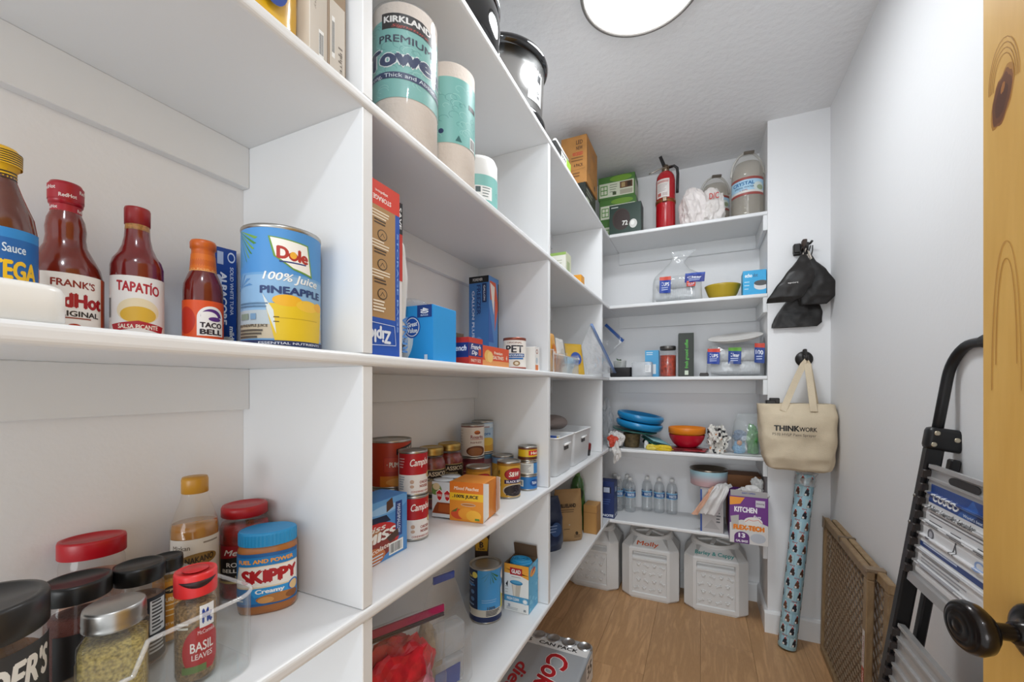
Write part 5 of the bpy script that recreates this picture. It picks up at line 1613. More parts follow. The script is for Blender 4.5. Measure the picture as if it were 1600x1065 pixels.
# ================================================================== third bay of the long wall
def f(L):
    L.r(0, 0, 1, 1, 'd9d7cc').t('57', .3, .56, .3, .26, '55584f', bold=.04).lines(.5, .7, .3, 3, .1, 'b0b09e', .03).r(0, .9, 1, .1, '8fae5a')
def g(L):
    L.r(0, 0, 1, 1, 'c3c4a8').r(.2, .2, .5, .5, '9aa67a')
t = carton('tea_box', 'small cream and green box on the second shelf of the third bay', 'box', (-.562, 1.719, S2), (.08, .074, .118), 'd9d7cc', {'-y': f, '+x': g})
B().box(-.03, .03, -.03, .03, .1185, .1215, P('3a4a34', .5), .001).obj('lid', t)
carton('orange_box', 'small plain orange box on the second shelf near the third upright', 'box', (-.555, 1.985, S2), (.05, .06, .09), 'e09a2c')
# organiser with packets on the eye-level shelf
t = thing('packet_organizer', 'clear acrylic organiser holding snack packets, third bay eye-level shelf', 'organiser', (-.56, 1.66, S3))
b = B()
A2 = film('f2f2ee', .12, .05, .5)
for y in (-.2, -.03, .14):
    b.box(-.06, .06, y - .001, y + .001, 0, .085, A2)
b.box(.058, .06, -.2, .14, 0, .07, A2).box(-.06, -.058, -.2, .14, 0, .09, A2).box(-.06, .06, -.2, .14, 0, .002, A2)
b.tube([(.059, -.2, .07), (.059, .14, .07)], .0022, film('ffffff', .4, .1, .5), 6).tube([(.059, -.2, 0), (.059, -.2, .085), (-.059, -.2, .09)], .0022, film('ffffff', .4, .1, .5), 6)
b.obj('tray', t)
def packet(name, label, loc, rz, lean, w, h, col, c2, seed):
    t = thing(name, label, 'packet', loc, rz, rot=(math.radians(lean), 0, rz))
    b = B()
    b.soft([(0, 0, 0, w / 2, .0015), (.012, 0, 0, w / 2, .006), (h * .5, 0, 0, w / 2 * .98, .011), (h - .012, 0, 0, w / 2, .006), (h, 0, 0, w / 2, .0012)], P(col, .3, coat=.3), n=32, m=16, wr=.003, freq=40, seed=seed)
    b.obj('pouch', t)
    L = Lab(w * .7, h * .5)
    L.e(.5, .5, .45, .42, c2).t('snack', .5, .5, .6, .2, 'f2ece0', bold=.03)
    L.build(t, lambda u, v, o: (-w * .35 + u, -.0125 - o, h * .25 + v))
    return t
packet('orange_packet', 'orange packet sticking up at the near end of the organiser', (-.52, 1.506, S3 + .0035), PI / 2, -4, .075, .15, 'd99a2c', 'c9742a', 2)
packet('white_packet', 'white packet standing behind the pale blue packet in the organiser', (-.548, 1.70, S3 + .0035), PI / 2, -4, .1, .15, 'e4e0da', 'cfc9c0', 5)
packet('peach_packet', 'peach coloured packet at the organiser front', (-.52, 1.59, S3 + .0035), PI / 2, 4, .065, .075, 'd0aa8c', 'b98a6a', 8)
packet('pale_blue_packet', 'pale blue packet at the organiser front beside the peach one', (-.52, 1.725, S3 + .0035), PI / 2, 4, .08, .07, 'b9cfdc', '9ab4c6', 11)
packet('blue_packet', 'gold and blue packet leaning just past the far end of the organiser', (-.525, 1.85, S3 + .0025), PI / 2 - .6, -10, .1, .145, 'c9a02c', '34509a', 3)
t = thing('large_zip_bag', 'big empty clear zip bag with blue seal reaching over the third upright', 'bag', (0, 0, 0))
C00, C10, C01, C11 = Vector((-.482, 1.90, S3 + .004)), Vector((-.432, 2.30, S3 + .022)), Vector((-.51, 1.88, S3 + .13)), Vector((-.474, 1.92, S3 + .245))
def bagpt(u, v, s):
    p = C00 * (1 - u) * (1 - v) + C10 * u * (1 - v) + C01 * (1 - u) * v + C11 * u * v
    e = min(u, 1 - u, v, 1 - v) * 4
    n = noise.noise(Vector((u * 4, v * 4, 3 + s))) + .6 * noise.noise(Vector((u * 9, v * 8, s)))
    return tuple(p + Vector((.97, -.2, .1)) * (s * .012 * min(1, e) + .007 * n * min(1, e * 1.5)))
CL2 = film('f3f4f6', .2, .06, .55)
b = B()
b.grid(lambda u, v: bagpt(u, v, 1), 30, 24, CL2)
b.grid(lambda u, v: bagpt(u, v, -1), 30, 24, CL2)
b.obj('film', t)
b = B()
for q in (.93, .97):
    p0 = C00 * (1 - q) + C10 * q
    p1 = C01 * (1 - q) + C11 * q
    b.tube([tuple(p0 + (p1 - p0) * i / 8 + Vector((.004, 0, 0))) for i in range(9)], .006, P('8fa9d6' if q < .95 else '6f8fcb', .4), 6, flat=.3)
b.obj('zip_seal', t)
# white baskets on the fourth shelf
def basket(label, y0, y1):
    t = thing('storage_basket', label, 'basket', (-.605, (y0 + y1) / 2, S4), 0, 'white storage baskets')
    hy = (y1 - y0) / 2
    b = B()
    m = P('dcdee0', .4, bump=.15, bscale=150)
    outer = [rrect(-.115 + q, .115 - q, -hy + q, hy - q, .02) for q in (.012, .010, .003, 0, 0, .004, .013)]
    zz = (0, .003, .1, .145, .15, .149, .004)
    b.loft([[(x, y, z) for x, y in r] for r, z in zip(outer, zz)], m, True, True)
    b.obj('basket', t)
    B().tube([(x, y, .1475) for x, y in rrect(-.117, .117, -hy - .0005, hy + .0005, .02)], .0032, P('ecebea', .35), 6, True).obj('rim', t)
    b = B()
    b.tube([(.1155, -.03, .115), (.122, -.03, .118), (.122, .03, .118), (.1155, .03, .115)], .005, P('ecebea', .35), 6)
    b.box(.1135, .116, -.026, .026, .095, .113, P('4a4a4c', .6))
    b.obj('handle', t)
    return t
b1 = basket('white plastic basket nearest the second upright, with magazines', 1.478, 1.692)
b2 = basket('white plastic basket further along, under the taupe hat', 1.699, 1.985)
t = thing('magazines', 'magazines with blue and yellow covers standing in the white basket', 'magazines', (-.6, 1.55, S4 + .0045))
for i, (c, h) in enumerate((('3f5fa8', .15), ('d9b93a', .142), ('e4e4e0', .146), ('8a9ab8', .138))):
    B().box(-.09, .09, -.04 + i * .022, -.026 + i * .022, 0, h, P(c, .5), .001).obj('magazine', t)
t = thing('taupe_hat', 'soft taupe hat lying over the back of the white baskets', 'cap', (-.63, 1.80, S4 + .151))
B().blob((0, 0, .028), .07, .11, .036, P('8a7d78', .85, bump=.4, bscale=150), .12, 1.4, 4, 4, sharp=False).obj('crown', t)
revolve('red_cup', 'small dark red and black cup beside the white baskets', 'cup', (-.53, 2.04, S4), [
    ('body', [(0, 0), (.022, 0), (.026, .03)], P('1c1a1a', .35)), ('band', [(.026, .03), (.028, .055), (.026, .06), (0, .06)], P('7a1c1c', .3))], n=28)
# lowest shelf of the third bay
t = thing('navy_pouch', 'navy blue refill bag beside the kraft pouch', 'bag', (-.632, 1.785, S5), math.radians(52))
b = B()
b.soft([(0, 0, 0, .06, .03), (.03, 0, 0, .066, .04), (.14, 0, 0, .064, .03), (.21, 0, 0, .055, .012), (.24, 0, 0, .045, .002)], P('1c2a4a', .3, coat=.3), wr=.005, freq=20, seed=4)
b.obj('pouch', t)
L = Lab(.08, .08)
L.e(.6, .5, .35, .4, '33507f').lines(.2, .7, .5, 3, .16, '8fa4c8', .05)
L.build(t, lambda u, v, o: (-.04 + u, -.0425 - o, .06 + v))
t = thing('kraft_pouch', 'kraft paper stand-up pouch lettered Blueland', 'pouch', (-.592, 1.935, S5), math.radians(38))
b = B()
KP = P('a98558', .6, bump=.15, bscale=60)
b.soft([(0, 0, 0, .07, .026), (.015, 0, 0, .073, .034), (.1, 0, 0, .071, .03), (.18, 0, 0, .07, .016), (.228, .0, 0, .068, .003), (.245, 0, 0, .066, .0015)], KP, wr=.004, freq=18, seed=7, sup=3)
b.obj('pouch', t)
L = Lab(.12, .19)
L.t('BLUELAND', .42, .84, .66, .1, '3a2c1c', bold=.06).lines(.1, .73, .6, 2, .05, '5a4630', .016).p([(.3, .55), (.52, .45), (.46, .36), (.28, .4)], 'b9c0c4').lines(.2, .26, .26, 1, .05, '5a4630', .016).e(.74, .16, .06, .04, '3a2c1c').lines(.62, .1, .3, 2, .04, '5a4630', .014)
L.build(t, lambda u, v, o: (-.055 + u, -.036 + v * .11 - o - .001, .01 + v), step=.0)
revolve('dish_soap', 'green dish soap bottle behind the kraft pouch', 'bottle', (-.59, 2.105, S5), [
    ('bottle', [(0, 0), (.036, 0), (.039, .006), (.039, .17), (.037, .2), (.034, .23), (.026, .26), (.014, .275), (.012, .278)], P('3f6a34', .2, coat=.5)),
    ('cap', [(.0125, .276), (.014, .277), (.013, .29), (0, .292)], P('5f8a4a', .3))],
    [(.0385, 0, .07, .16, .06, lambda L: L.e(.5, .5, .48, .48, '1f3a24').lines(.25, .7, .5, 3, .16, 'a9c49a', .05))], n=36)
def f(L):
    L.line([(0, .74), (1, .74)], .0016, '7a5228').line([(.96, 0), (.96, .74)], .0012, '7a5228')
carton('shipping_box', 'small plain cardboard box at the edge beside the third upright', 'box', (-.512, 2.102, S5), (.068, .09, .143), P('b08246', .6, vary=.08), {'-y': f, '+x': f})

# ================================================================== pet food bins on the floor
BINW = P('d9d9d8', .38, bump=.05, bscale=200)
def bin_body(w, d):
    c = .045
    def ring(z, q, fr=0., dy=0.):
        W2, D2 = w / 2 - q, d / 2 - q * .3
        f = -D2 + fr
        return [(-W2 + c, f, z), (-.092, f, z), (-.088, f + dy, z), (.088, f + dy, z), (.092, f, z), (W2 - c, f, z), (W2, f + c * .8, z), (W2, D2 - c * .6, z), (W2 - c, D2, z), (-W2 + c, D2, z), (-W2, D2 - c * .6, z), (-W2, f + c * .8, z)]
    rs = [ring(0, .012), ring(.012, 0), ring(.03, 0), ring(.034, 0, 0, .005), ring(.212, 0, 0, .005), ring(.216, 0, 0, -.002), ring(.226, 0, 0, -.002), ring(.24, 0, 0, .028), ring(.247, 0, 0, .03), ring(.262, 0), ring(.276, 0), ring(.284, .003, .003), ring(.32, .034, .034), ring(.328, .042, .04)]
    return rs
def pet_bin(label, loc, name, col, rz=0.):
    t = thing('pet_food_bin', label, 'bin', loc, rz, 'pet food bins')
    w, d = .305, .215
    B().loft(bin_body(w, d), BINW, False).obj('body', t)
    M = Matrix.Translation((0, .012, .328)) @ Matrix.Rotation(math.radians(18), 4, 'X') @ Matrix.Scale(1.16, 4, (1, 0, 0))
    B().lathe([(.098, -.03), (.104, .002), (.104, .014), (.1, .018)], BINW, 56, sy=.74, M=M).obj('collar', t)
    b = B()
    b.lathe([(.1, .016), (.101, .03), (.097, .036), (.09, .038), (.082, .034), (.078, .026), (0, .026)], BINW, 56, sy=.74, M=M)
    for a in (0, 60, 120):
        b.box(-.078, .078, -.009, .009, .026, .037, BINW, .003, M=M @ Matrix.Scale(.74, 4, (0, 1, 0)) @ Matrix.Rotation(math.radians(a + 20), 4, 'Z'))
    b.obj('lid', t)
    b = B()
    R = random.Random(3)
    for i in range(4):
        for j in range(4):
            x, z = -.063 + i * .042 + (.006 if j % 2 else -.006), .058 + j * .043
            y = -d / 2 + .005
            if (i + j) % 2:
                M2 = Matrix.Translation((x, y, z)) @ Matrix.Rotation(PI / 2, 4, 'X')
                b.lathe([(.009, 0), (.008, .003), (.005, .0048), (0, .0055)], BINW, 10, M=M2)
                for q in (-.009, 0, .009):
                    M3 = Matrix.Translation((x + q, y, z + .0115 - abs(q) * .4)) @ Matrix.Rotation(PI / 2, 4, 'X')
                    b.lathe([(.0038, 0), (.003, .003), (0, .0042)], BINW, 8, M=M3)
            else:
                Mx = Matrix.Translation((x, y, z)) @ Matrix.Rotation(math.radians(30 if i % 2 else -25), 4, 'Y')
                b.box(-.009, .009, -.0045, 0, -.0035, .0035, BINW, .0015, M=Mx)
                for s in (-1, 1):
                    for q in (-1, 1):
                        b.lathe([(.0045, 0), (.004, .003), (0, .0048)], BINW, 8, M=Mx @ Matrix.Translation((s * .011, 0, q * .0035)) @ Matrix.Rotation(PI / 2, 4, 'X'))
    o = b.obj('embossed_marks', t)
    o['kind'] = 'stuff'
    if name:
        L = Lab(.19 if len(name) > 6 else .12, .045)
        L.t(name, .5, .5, .98, .62 if len(name) > 6 else .75, col, bold=.015, sh=.08)
        x0 = -.1 if len(name) > 6 else -.07
        y0, z0, y1, z1 = -d / 2 + .003, .284, -d / 2 + .034 + .010, .322
        L.build(t, lambda u, v, o: (x0 + u, y0 + .001 + (y1 - y0) * v / .056 - o, z0 + .001 + (z1 - z0) * v / .056 + o), name='lettering')
    return t
pet_bin('white pet food bin lettered Molly in orange', (-.265, 2.505, FLOOR), 'Molly', 'cf5a2a')
pet_bin('white pet food bin lettered in teal, under the kitchen bag box', (.066, 2.505, FLOOR), 'Barley & Cappy', '2f9a96')
pet_bin('white pet food bin without lettering, partly under the long wall shelves', (-.592, 2.51, FLOOR), None, None)

# ================================================================== case of cola cans
t = thing('cola_case', 'shrink-wrapped grey and red case of cola cans on the floor under the shelves', 'cans', (-.567, 1.46, FLOOR))
hx, hy, H = .165, .231, .122
WR = P('a9adb1', .22, coat=.4, bump=.1, bscale=20)
b = B()
rr = lambda q, r: rrect(-hx + q, hx - q, -hy + q, hy - q, r)
b.loft([[(x, y, z) for x, y in rr(q, r)] for q, r, z in ((.006, .03, 0), (0, .033, .004), (0, .033, H - .012), (.004, .03, H - .003), (.01, .028, H))], WR, True)
b.obj('wrap', t)
for i in range(5):
    B().lathe([(.031, -.006), (.0325, -.004), (.0325, -.001), (.03, .001), (.0265, .0042), (.025, .0045), (.024, .002), (0, .002)], P('c9cbcc', .3, 1.), 24, M=Matrix.Translation((-hx + .033 + i * .066, hy - .034, H))).obj('can_top', t)
L = Lab(2 * hx, 2 * hy)
L.r(.02, .78, .96, .13, 'e3e2e0').t('CAN PACK', .6, .835, .5, .045, '2a2a2c', bold=.04).t('35', .2, .835, .1, .05, '2a2a2c', bold=.04)
ribbon = [(.06, .78), (.22, .78), (.16, .66), (.12, .5), (.14, .34), (.22, .2), (.3, .08), (.16, .08), (.06, .22), (.03, .4), (.03, .6)]
L.p(ribbon, 'b5141f')
L.t('Coke', .68, .46, .29, .56, 'e9e4e2', rot=270, bold=.07, sh=.3).t('Coke', .68, .46, .28, .54, 'b3121e', rot=270, bold=.035, sh=.3)
L.t('diet', .34, .34, .16, .34, 'b3121e', rot=270, bold=.03, sh=.3).e(.86, .14, .06, .06, 'd9772a')
L.build(t, lambda u, v, o: (-hx + u, -hy + v, H + o), name='printed_top')
L = Lab(2 * hy - .07, H)
L.r(0, .06, 1, .88, 'a3a7ab').r(.74, .06, .26, .88, 'e3e2e0').t('35', .87, .6, .18, .4, '2a2a2c', bold=.04).p([(.1, .06), (.3, .06), (.45, .94), (.25, .94)], 'b5141f').t('Coke', .5, .5, .3, .5, 'b3121e', bold=.03, sh=.3)
L.build(t, lambda u, v, o: (hx + o, -hy + .035 + u, v), name='printed_side')

# ================================================================== wall return: hooks, bags, tote, gift wrap
t = thing('wall_hook', 'black hook bracket high on the wall return holding dark bags', 'hook', (.424, YP, .645))
HK = P('1e1a18', .4)
b = B()
b.box(-.03, .03, -.012, -.0008, -.03, .024, HK, .003).box(-.034, -.006, -.042, -.012, -.026, .018, HK, .004)
b.obj('bracket', t)
b = B()
b.box(.0, .018, -.046, -.012, -.012, .034, P('3a2a22', .5), .003).tube([(.01, -.012, -.014), (.012, -.05, -.02), (.014, -.06, -.008), (.016, -.062, .012)], .006, HK, 8).tube([(.02, -.012, .012), (.03, -.04, .012), (.036, -.05, .02)], .005, HK, 8)
b.obj('prongs', t)
t = thing('wall_hook', 'black round hook on the wall return carrying the canvas tote', 'hook', (.437, YP, .128))
b = B()
b.lathe([(0, .001), (.034, .001), (.036, .004), (.034, .009), (0, .011)], HK, 32, M=Matrix.Rotation(PI / 2, 4, 'X'))
b.obj('plate', t)
b = B()
b.tube([(0, -.008, .02), (0, -.03, .01), (0, -.05, -.012), (0, -.058, -.006), (0, -.06, .014)], .008, HK, 8)
b.box(-.008, .008, -.03, -.008, .0, .045, HK, .004)
b.obj('prong', t)
NY = P('1a1614', .45, bump=.25, bscale=60, vary=.25, vscale=12)
def drawbag(label, loc, rings, seed, mark=None):
    t = thing('drawstring_bag', label, 'bag', loc, 0, 'black drawstring bags')
    b = B()
    b.soft(rings, NY, n=48, m=34, wr=.008, freq=17, seed=seed, sup=2.4)
    b.obj('bag', t)
    b = B()
    x, y, z = rings[-1][1], rings[-1][2], rings[-1][0]
    for s in (-.004, .005):
        b.tube([(x + s, y, z - .01), (x * 1.2 + s * 1.5, y * .3 - .02, z + .02), (s * .8 + x * 1.1, -.052, .055)], .0022, P('120f0e', .5), 6)
    b.obj('cord', t)
    if mark:
        L = Lab(.04, .008)
        L.t(mark, .5, .5, 1, .9, 'c9c4c0', bold=.03)
        L.build(t, lambda u, v, o: (rings[2][1] - .03 + u, rings[2][2] - rings[2][4] - .009 - o, .05 - .17 + v), name='lettering')
    return t
HP = (.43, 2.29, .575)
drawbag('black drawstring bag in front, with small pale lettering and pointed corner', HP, [(-.19, -.105, -.05, .05, .006), (-.175, -.086, -.07, .068, .016), (-.12, -.05, -.076, .068, .019), (-.06, -.026, -.07, .052, .016), (-.01, -.014, -.056, .026, .012), (.02, -.012, -.044, .01, .006)], 3, 'sport')
drawbag('black drawstring bag bulging beside the pale-lettered one', HP, [(-.205, .03, -.02, .05, .008), (-.17, .044, -.022, .068, .016), (-.11, .048, -.022, .066, .02), (-.05, .03, -.02, .05, .018), (-.01, .016, -.018, .026, .012), (.02, .016, -.016, .01, .006)], 7)
drawbag('black drawstring bag hanging lowest, below the other two', HP, [(-.298, -.036, .024, .09, .005), (-.28, -.024, .028, .1, .009), (-.23, -.012, .03, .09, .009), (-.15, 0, .031, .05, .007), (-.05, 0, .03, .025, .006), (.02, .0, .026, .006, .004)], 12)
# pale cord bundle
tag(B().tube([(0, 0, 0), (-.012, -.006, -.03), (-.02, -.004, -.05), (-.012, -.008, -.052), (.006, -.008, -.03), (.012, -.006, -.056), (.02, -.006, -.05), (.008, -.002, -.01)], .0035, P('cfc4b8', .7), 6).obj('cord_loop', None, (.432, 2.268, .628)), 'loop of pale cord hanging among the black bags', 'cord')

t = thing('tote_bag', 'cream canvas tote bag lettered Thinkwork hanging from the round hook', 'bag', (.385, 2.235, -.08))
CV = P('d6c6ab', .85, bump=.35, bscale=260, vary=.06, vscale=14)
rings = [(-.298, .012, 0, .095, .045), (-.288, .01, 0, .118, .064), (-.24, .006, 0, .134, .08), (-.15, .003, 0, .142, .082), (-.05, 0, 0, .147, .064), (-.008, -.003, .0, .149, .045), (0, -.004, 0, .147, .042)]
b = B()
b.soft(rings, CV, n=72, m=40, wr=.017, freq=9.5, seed=5, sup=4)
b.obj('body', t)
b = B()
def strap(x0, x1, yo):
    pts = []
    for i in range(15):
        q = i / 14
        x = x0 + (x1 - x0) * q
        hgt = math.sin(PI * min(1, max(0, q)))
        px = (x0 if q < .5 else x1) * (1 - (1 - abs(2 * q - 1)) ** 1.0) + .052 * (1 - abs(2 * q - 1))
        pts.append((px, yo + (.045 - yo) * (1 - abs(2 * q - 1)), -.03 + .232 * (1 - abs(2 * q - 1) ** 1.15)))
    return pts
for yo, xs in ((-.06, (-.055, .058)), (.03, (-.04, .085))):
    pts = strap(xs[0], xs[1], yo)
    ring = []
    for i, p in enumerate(pts):
        a, c = Vector(pts[max(0, i - 1)]), Vector(pts[min(len(pts) - 1, i + 1)])
        tg = (c - a).normalized()
        s = Vector((0, 1, 0)).cross(tg).normalized() * .013
        q = Vector(p)
        nv = s.cross(tg).normalized() * .0015
        ring.append([tuple(q + s + nv), tuple(q - s + nv), tuple(q - s - nv), tuple(q + s - nv)])
    bb = B()
    bb.loft(ring, CV, False)
    bb.obj('strap', t)
def tote_front(u, v, o):
    z = -.1 + v - .045
    y = -.0985
    return (-.105 + u, y - o + .004 * ((u - .08) / .08) ** 2, z)
L = Lab(.17, .06)
L.t('THINK', .34, .68, .56, .42, '1c1816', bold=.05).t('WORK', .8, .64, .38, .32, '1c1816', bold=.03).t('P532 HVLP Paint Sprayer', .5, .2, .94, .24, '4a4038', bold=.0, skew=-.03)
L.build(t, tote_front, step=.008, name='lettering')
b = B()
b.box(-.115, -.075, -.02, .02, -.04, .016, HK, .004).box(-.1, -.06, -.012, .012, .0, .026, HK, .003)
b.obj('sprayer_part', t)
B().box(.07, .115, -.03, .012, -.06, .012, HK, .006, M=Matrix.Rotation(.2, 4, 'Y')).obj('sprayer_part', t)

t = thing('gift_wrap_roll', 'tall roll of pale blue patterned gift wrap leaning in front of the wall return', 'gift wrap', (.352, 2.222, FLOOR + .006), 0, rot=(math.radians(-4.3), math.radians(6.0), 0))
GW = P('9cc4d2', .35, coat=.3)
Rr, Hh = .036, .785
B().lathe([(.018, .01), (.0345, 0), (Rr, .002), (Rr, Hh), (.033, Hh + .002), (.02, Hh - .002), (.02, .01)], GW, 36).obj('roll', t)
L = Lab(.15, Hh)
R = random.Random(12)
row = 0
v = .02
while v < .97:
    for i in range(4):
        u = (i + .5) / 4 + (.0 if row % 2 else .1) - .05
        c = ['3a2a26', '5a3a2c', '22242e', '6a4634'][R.randrange(4)]
        L.base(0).r(u - .12, v, .22, .05, ['a9cdd9', '9cc4d4', 'b4d2da'][(row + i) % 3])
        L.p([(u - .07, v + .004), (u + .05, v + .003), (u + .07, v + .02), (u + .02, v + .036), (u - .02, v + .04), (u - .05, v + .026)], c)
        L.e(u + .02, v + .034, .035, .007, c, n=12).p([(u - .02, v + .039), (u + .05, v + .039), (u + .0, v + .052)], 'b53a38').e(u - .0, v + .051, .014, .0035, 'f2f0ee', n=10).e(u - .03, v + .01, .03, .006, 'e9e4de', n=10)
        if (row + i) % 2:
            L.t('Woof', u - .02, v + .058, .14, .009, 'b0504e', bold=.03)
    v += .066
    row += 1
L.build(t, cylmap(Rr, math.radians(-100), .15, 0), step=.006, name='printed_paper')
b = B()
b.soft([(Hh - .05, 0, 0, .0375, .0375), (Hh, 0, 0, .038, .038), (Hh + .012, 0, 0, .045, .042)], film('f4f4f4', .35, .08, .5), n=40, m=16, wr=.012, freq=30, seed=3, sup=2)
b.obj('torn_wrap', t)

# ================================================================== pet gate against the side wall
GWD = wood('gate_wood', 'a88f6c', '84694a', 6, (3, 3, 1), .5)
GDK = P('8a735a', .5)
t = thing('pet_gate', 'folded wooden pet gate with brown mesh leaning along the side wall', 'gate', (.5, 1.97, FLOOR), 0, rot=(0, math.radians(1.2), math.radians(-1.6)))
def mesh_panel(y0, y1, z0, z1, x, px=.0195, pz=.0105, m=GDK):
    """expanded plastic mesh: wavy bars running up, touching their neighbours to leave long holes"""
    b = B()
    n = int((y1 - y0) / px)
    m_ = int((z1 - z0) / pz)
    px = (y1 - y0) / n
    th = .0022
    for i in range(n + 1):
        yc = y0 + i * px
        v, f = [], []
        for j in range(m_ + 1):
            z = z0 + (z1 - z0) * j / m_
            s = (px / 2 - .0016) * (1 if (j // 2 + i) % 2 else -1)
            y = min(max(yc + s, y0), y1)
            v += [(x - th, y - .0018, z), (x - th, y + .0018, z), (x + th, y + .0018, z), (x + th, y - .0018, z)]
        for j in range(m_):
            a, c = j * 4, j * 4 + 4
            f += [(a + k, a + (k + 1) % 4, c + (k + 1) % 4, c + k) for k in range(4)]
        b.add(v, f, m)
    return b
pw = .285
for x, ya, yb in ((-.013, -.3, .3), (.013, -.39, .28)):
    far, near = yb, ya
    for nm, (q0, q1, z0, z1) in (('top_rail', (ya, yb, .568, .6)), ('bottom_rail', (ya, yb, 0, .032)), ('stile', (ya, ya + .034, .032, .568)), ('stile', (yb - .028, yb, .032, .568))):
        B().box(x - .0105, x + .0105, q0, q1, z0, z1, GWD, .003).obj(nm, t)
    o = mesh_panel(ya + .034, yb - .028, .032, .568, x).obj('mesh', t)
    o['kind'] = 'stuff'
B().box(-.0275, .026, .02, .035, .583, .603, P('7a6a58', .4, .6), .002).box(-.0275, .026, -.3, -.27, .592, .606, P('8a7660', .5), .002).obj('bracket', t)
B().box(-.0275, -.0238, .262, .3, .555, .606, P('8a7660', .5), .002).obj('corner_plate', t)
L = Lab(.022, .24)
L.r(0, 0, 1, 1, 'dcd6d0').r(0, 0, 1, .5, 'b9402f').t('WARNING', .5, .25, .5, .4, 'f2ece8', rot=90, bold=.03).t('standard', .5, .74, .5, .36, 'a03a34', rot=90, bold=.03)
L.build(t, lambda u, v, o: (-.0236 - o, -.272 - u, .16 + v))

# ================================================================== step ladder
LEAN = math.atan(.145)
t = thing('step_ladder', 'folded black and silver step ladder leaning on the side wall behind the door', 'ladder', (.3475, 1.08, FLOOR + .004), 0, rot=(0, LEAN, 0))
LB = P('19191b', .38)
ALU = P('cfcecd', .4, .75, bump=.03, bscale=200)
for s in (1, -1):
    y = s * .22
    b = B()
    b.box(-.016, .016, y - .013, y + .013, .012, 1.05, LB, .004)
    b.obj('rail', t)
    b = B()
    b.box(.026, .044, y - .011 - s * .01, y + .011 - s * .01, .012, 1.03, LB, .003)
    b.obj('rear_leg', t)
    b = B()
    b.box(-.02, .05, y - .018, y + .018, 1.045, 1.098, LB, .01)
    b.obj('bracket', t)
    for xx, zz in ((-.006, 1.085), (.03, 1.075), (-.008, 1.058)):
        M = Matrix.Translation((xx, y - .018, zz)) @ Matrix.Rotation(PI / 2, 4, 'X')
        B().lathe([(.0055, 0), (.0055, .0016), (.003, .0022), (0, .001)], P('c9bfa9', .3, .9), 14, M=M).obj('rivet', t)
    for zz in (.93, .865):
        B().lathe([(.004, 0), (.0035, .002), (0, .0026)], P('8a8884', .3, .9), 12, M=Matrix.Translation((-.016, y + .004, zz)) @ Matrix.Rotation(-PI / 2, 4, 'Y')).obj('rivet', t)
    B().box(-.02, .02, y - .016, y + .016, 0, .022, LB, .004).obj('foot', t)
pts = [(0, .22, 1.06), (0, .22, 1.17)] + [(0, .22 - .075 + .075 * math.cos(a), 1.215 + .075 * math.sin(a)) for a in [PI / 2 * i / 8 for i in range(9)]]
pts += [(x, -y, z) for x, y, z in reversed(pts)]
B().tube(pts, .0105, LB, 12).obj('handle', t)
B().tube([(0, .1, 1.29), (0, .04, 1.29), (0, -.04, 1.29), (0, -.1, 1.29)], .0145, P('232325', .6, bump=.4, bscale=150), 12).obj('grip', t)
NR = 7
def tread(z0, z1, nm='step'):
    """ribbed alloy tread, folded flat between the rails"""
    prof = []
    rh = (z1 - z0 - .05) / NR
    prof += [(-.012, z0), (-.012, z0 + .02), (-.006, z0 + .022)]
    for i in range(NR):
        z = z0 + .022 + i * rh
        prof += [(-.006, z + rh * .12), (-.0075, z + rh * .5), (-.0065, z + rh * .78), (-.012, z + rh * .84), (-.012, z + rh * .96), (-.006, z + rh)]
    prof += [(-.006, z1 - .03), (-.006, z1 - .012), (-.012, z1 - .008), (-.012, z1)]
    back = [(.001, z1), (.001, z0)]
    sec = prof + back
    b = B()
    b.loft([[(x, y, z) for x, z in sec] for y in (-.197, .197)], ALU, False)
    st = thing_part = b.obj(nm, t)
    for s in (1, -1):
        b = B()
        b.box(-.008, .004, s * .2005 - .0045, s * .2005 + .0045, z0 + .004, z1 - .004, LB, .002)
        for i in range(NR + 1):
            z = z0 + .016 + i * rh
            b.box(-.02, -.004, s * .2 - .007, s * .2 + .006, z, z + rh * .6, P('2c2523', .45), .002)
        b.obj('end_cap', st)
    return st, prof
st1, prof1 = tread(.735, 1.012)
tread(.345, .625)
tread(.055, .335)
b = B()
b.prism([(.02 * math.cos(a) + (.035 if -PI / 2 < a <= PI / 2 else -.035), .0085 * math.sin(a)) for a in [-PI / 2 + .001 + 2 * PI * i / 24 for i in range(24)]], 0, .002, P('2a2827', .5), M=Matrix.Translation((-.0062, .06, .991)) @ Matrix.Rotation(PI / 2, 4, 'Z') @ Matrix.Rotation(PI / 2, 4, 'X') @ Matrix.Rotation(PI, 4, 'Y'))
b.obj('tool_slot', st1)
L = Lab(.29, .205, .3)
L.r(0, 0, 1, 1, 'e3e3e4').r(0, .8, 1, .2, '1f4488').p([(.4, .8), (.55, 1), (.7, .8)], '2f5fa8').p([(.55, .8), (.75, 1), (.9, .8)], '17386f').p([(.7, 1), (.85, .82), (1, 1)], '3a74be')
L.t('COSCO', .23, .87, .36, .09, 'f2f4f7', bold=.06).t('World\'s best', .58, .83, .22, .03, 'd9e4f2')
L.t('5 Step / marche / escalon', .33, .745, .6, .055, '2a2a2e', bold=.03).lines(.06, .69, .8, 2, .03, '8a8a8e', .012)
for i, x in enumerate((.12, .42, .74)):
    L.lines(x - .06, .6, .2, 3, .025, '55555a', .01, i)
L.e(.12, .47, .045, .06, '6a6a70').e(.12, .47, .025, .035, 'b9b9be').line([(.42, .4), (.46, .54)], .003, '4a4a4e').line([(.48, .4), (.45, .54)], .003, '4a4a4e').e(.74, .46, .06, .045, '8fa9d6').e(.74, .46, .04, .03, 'e3e3e4')
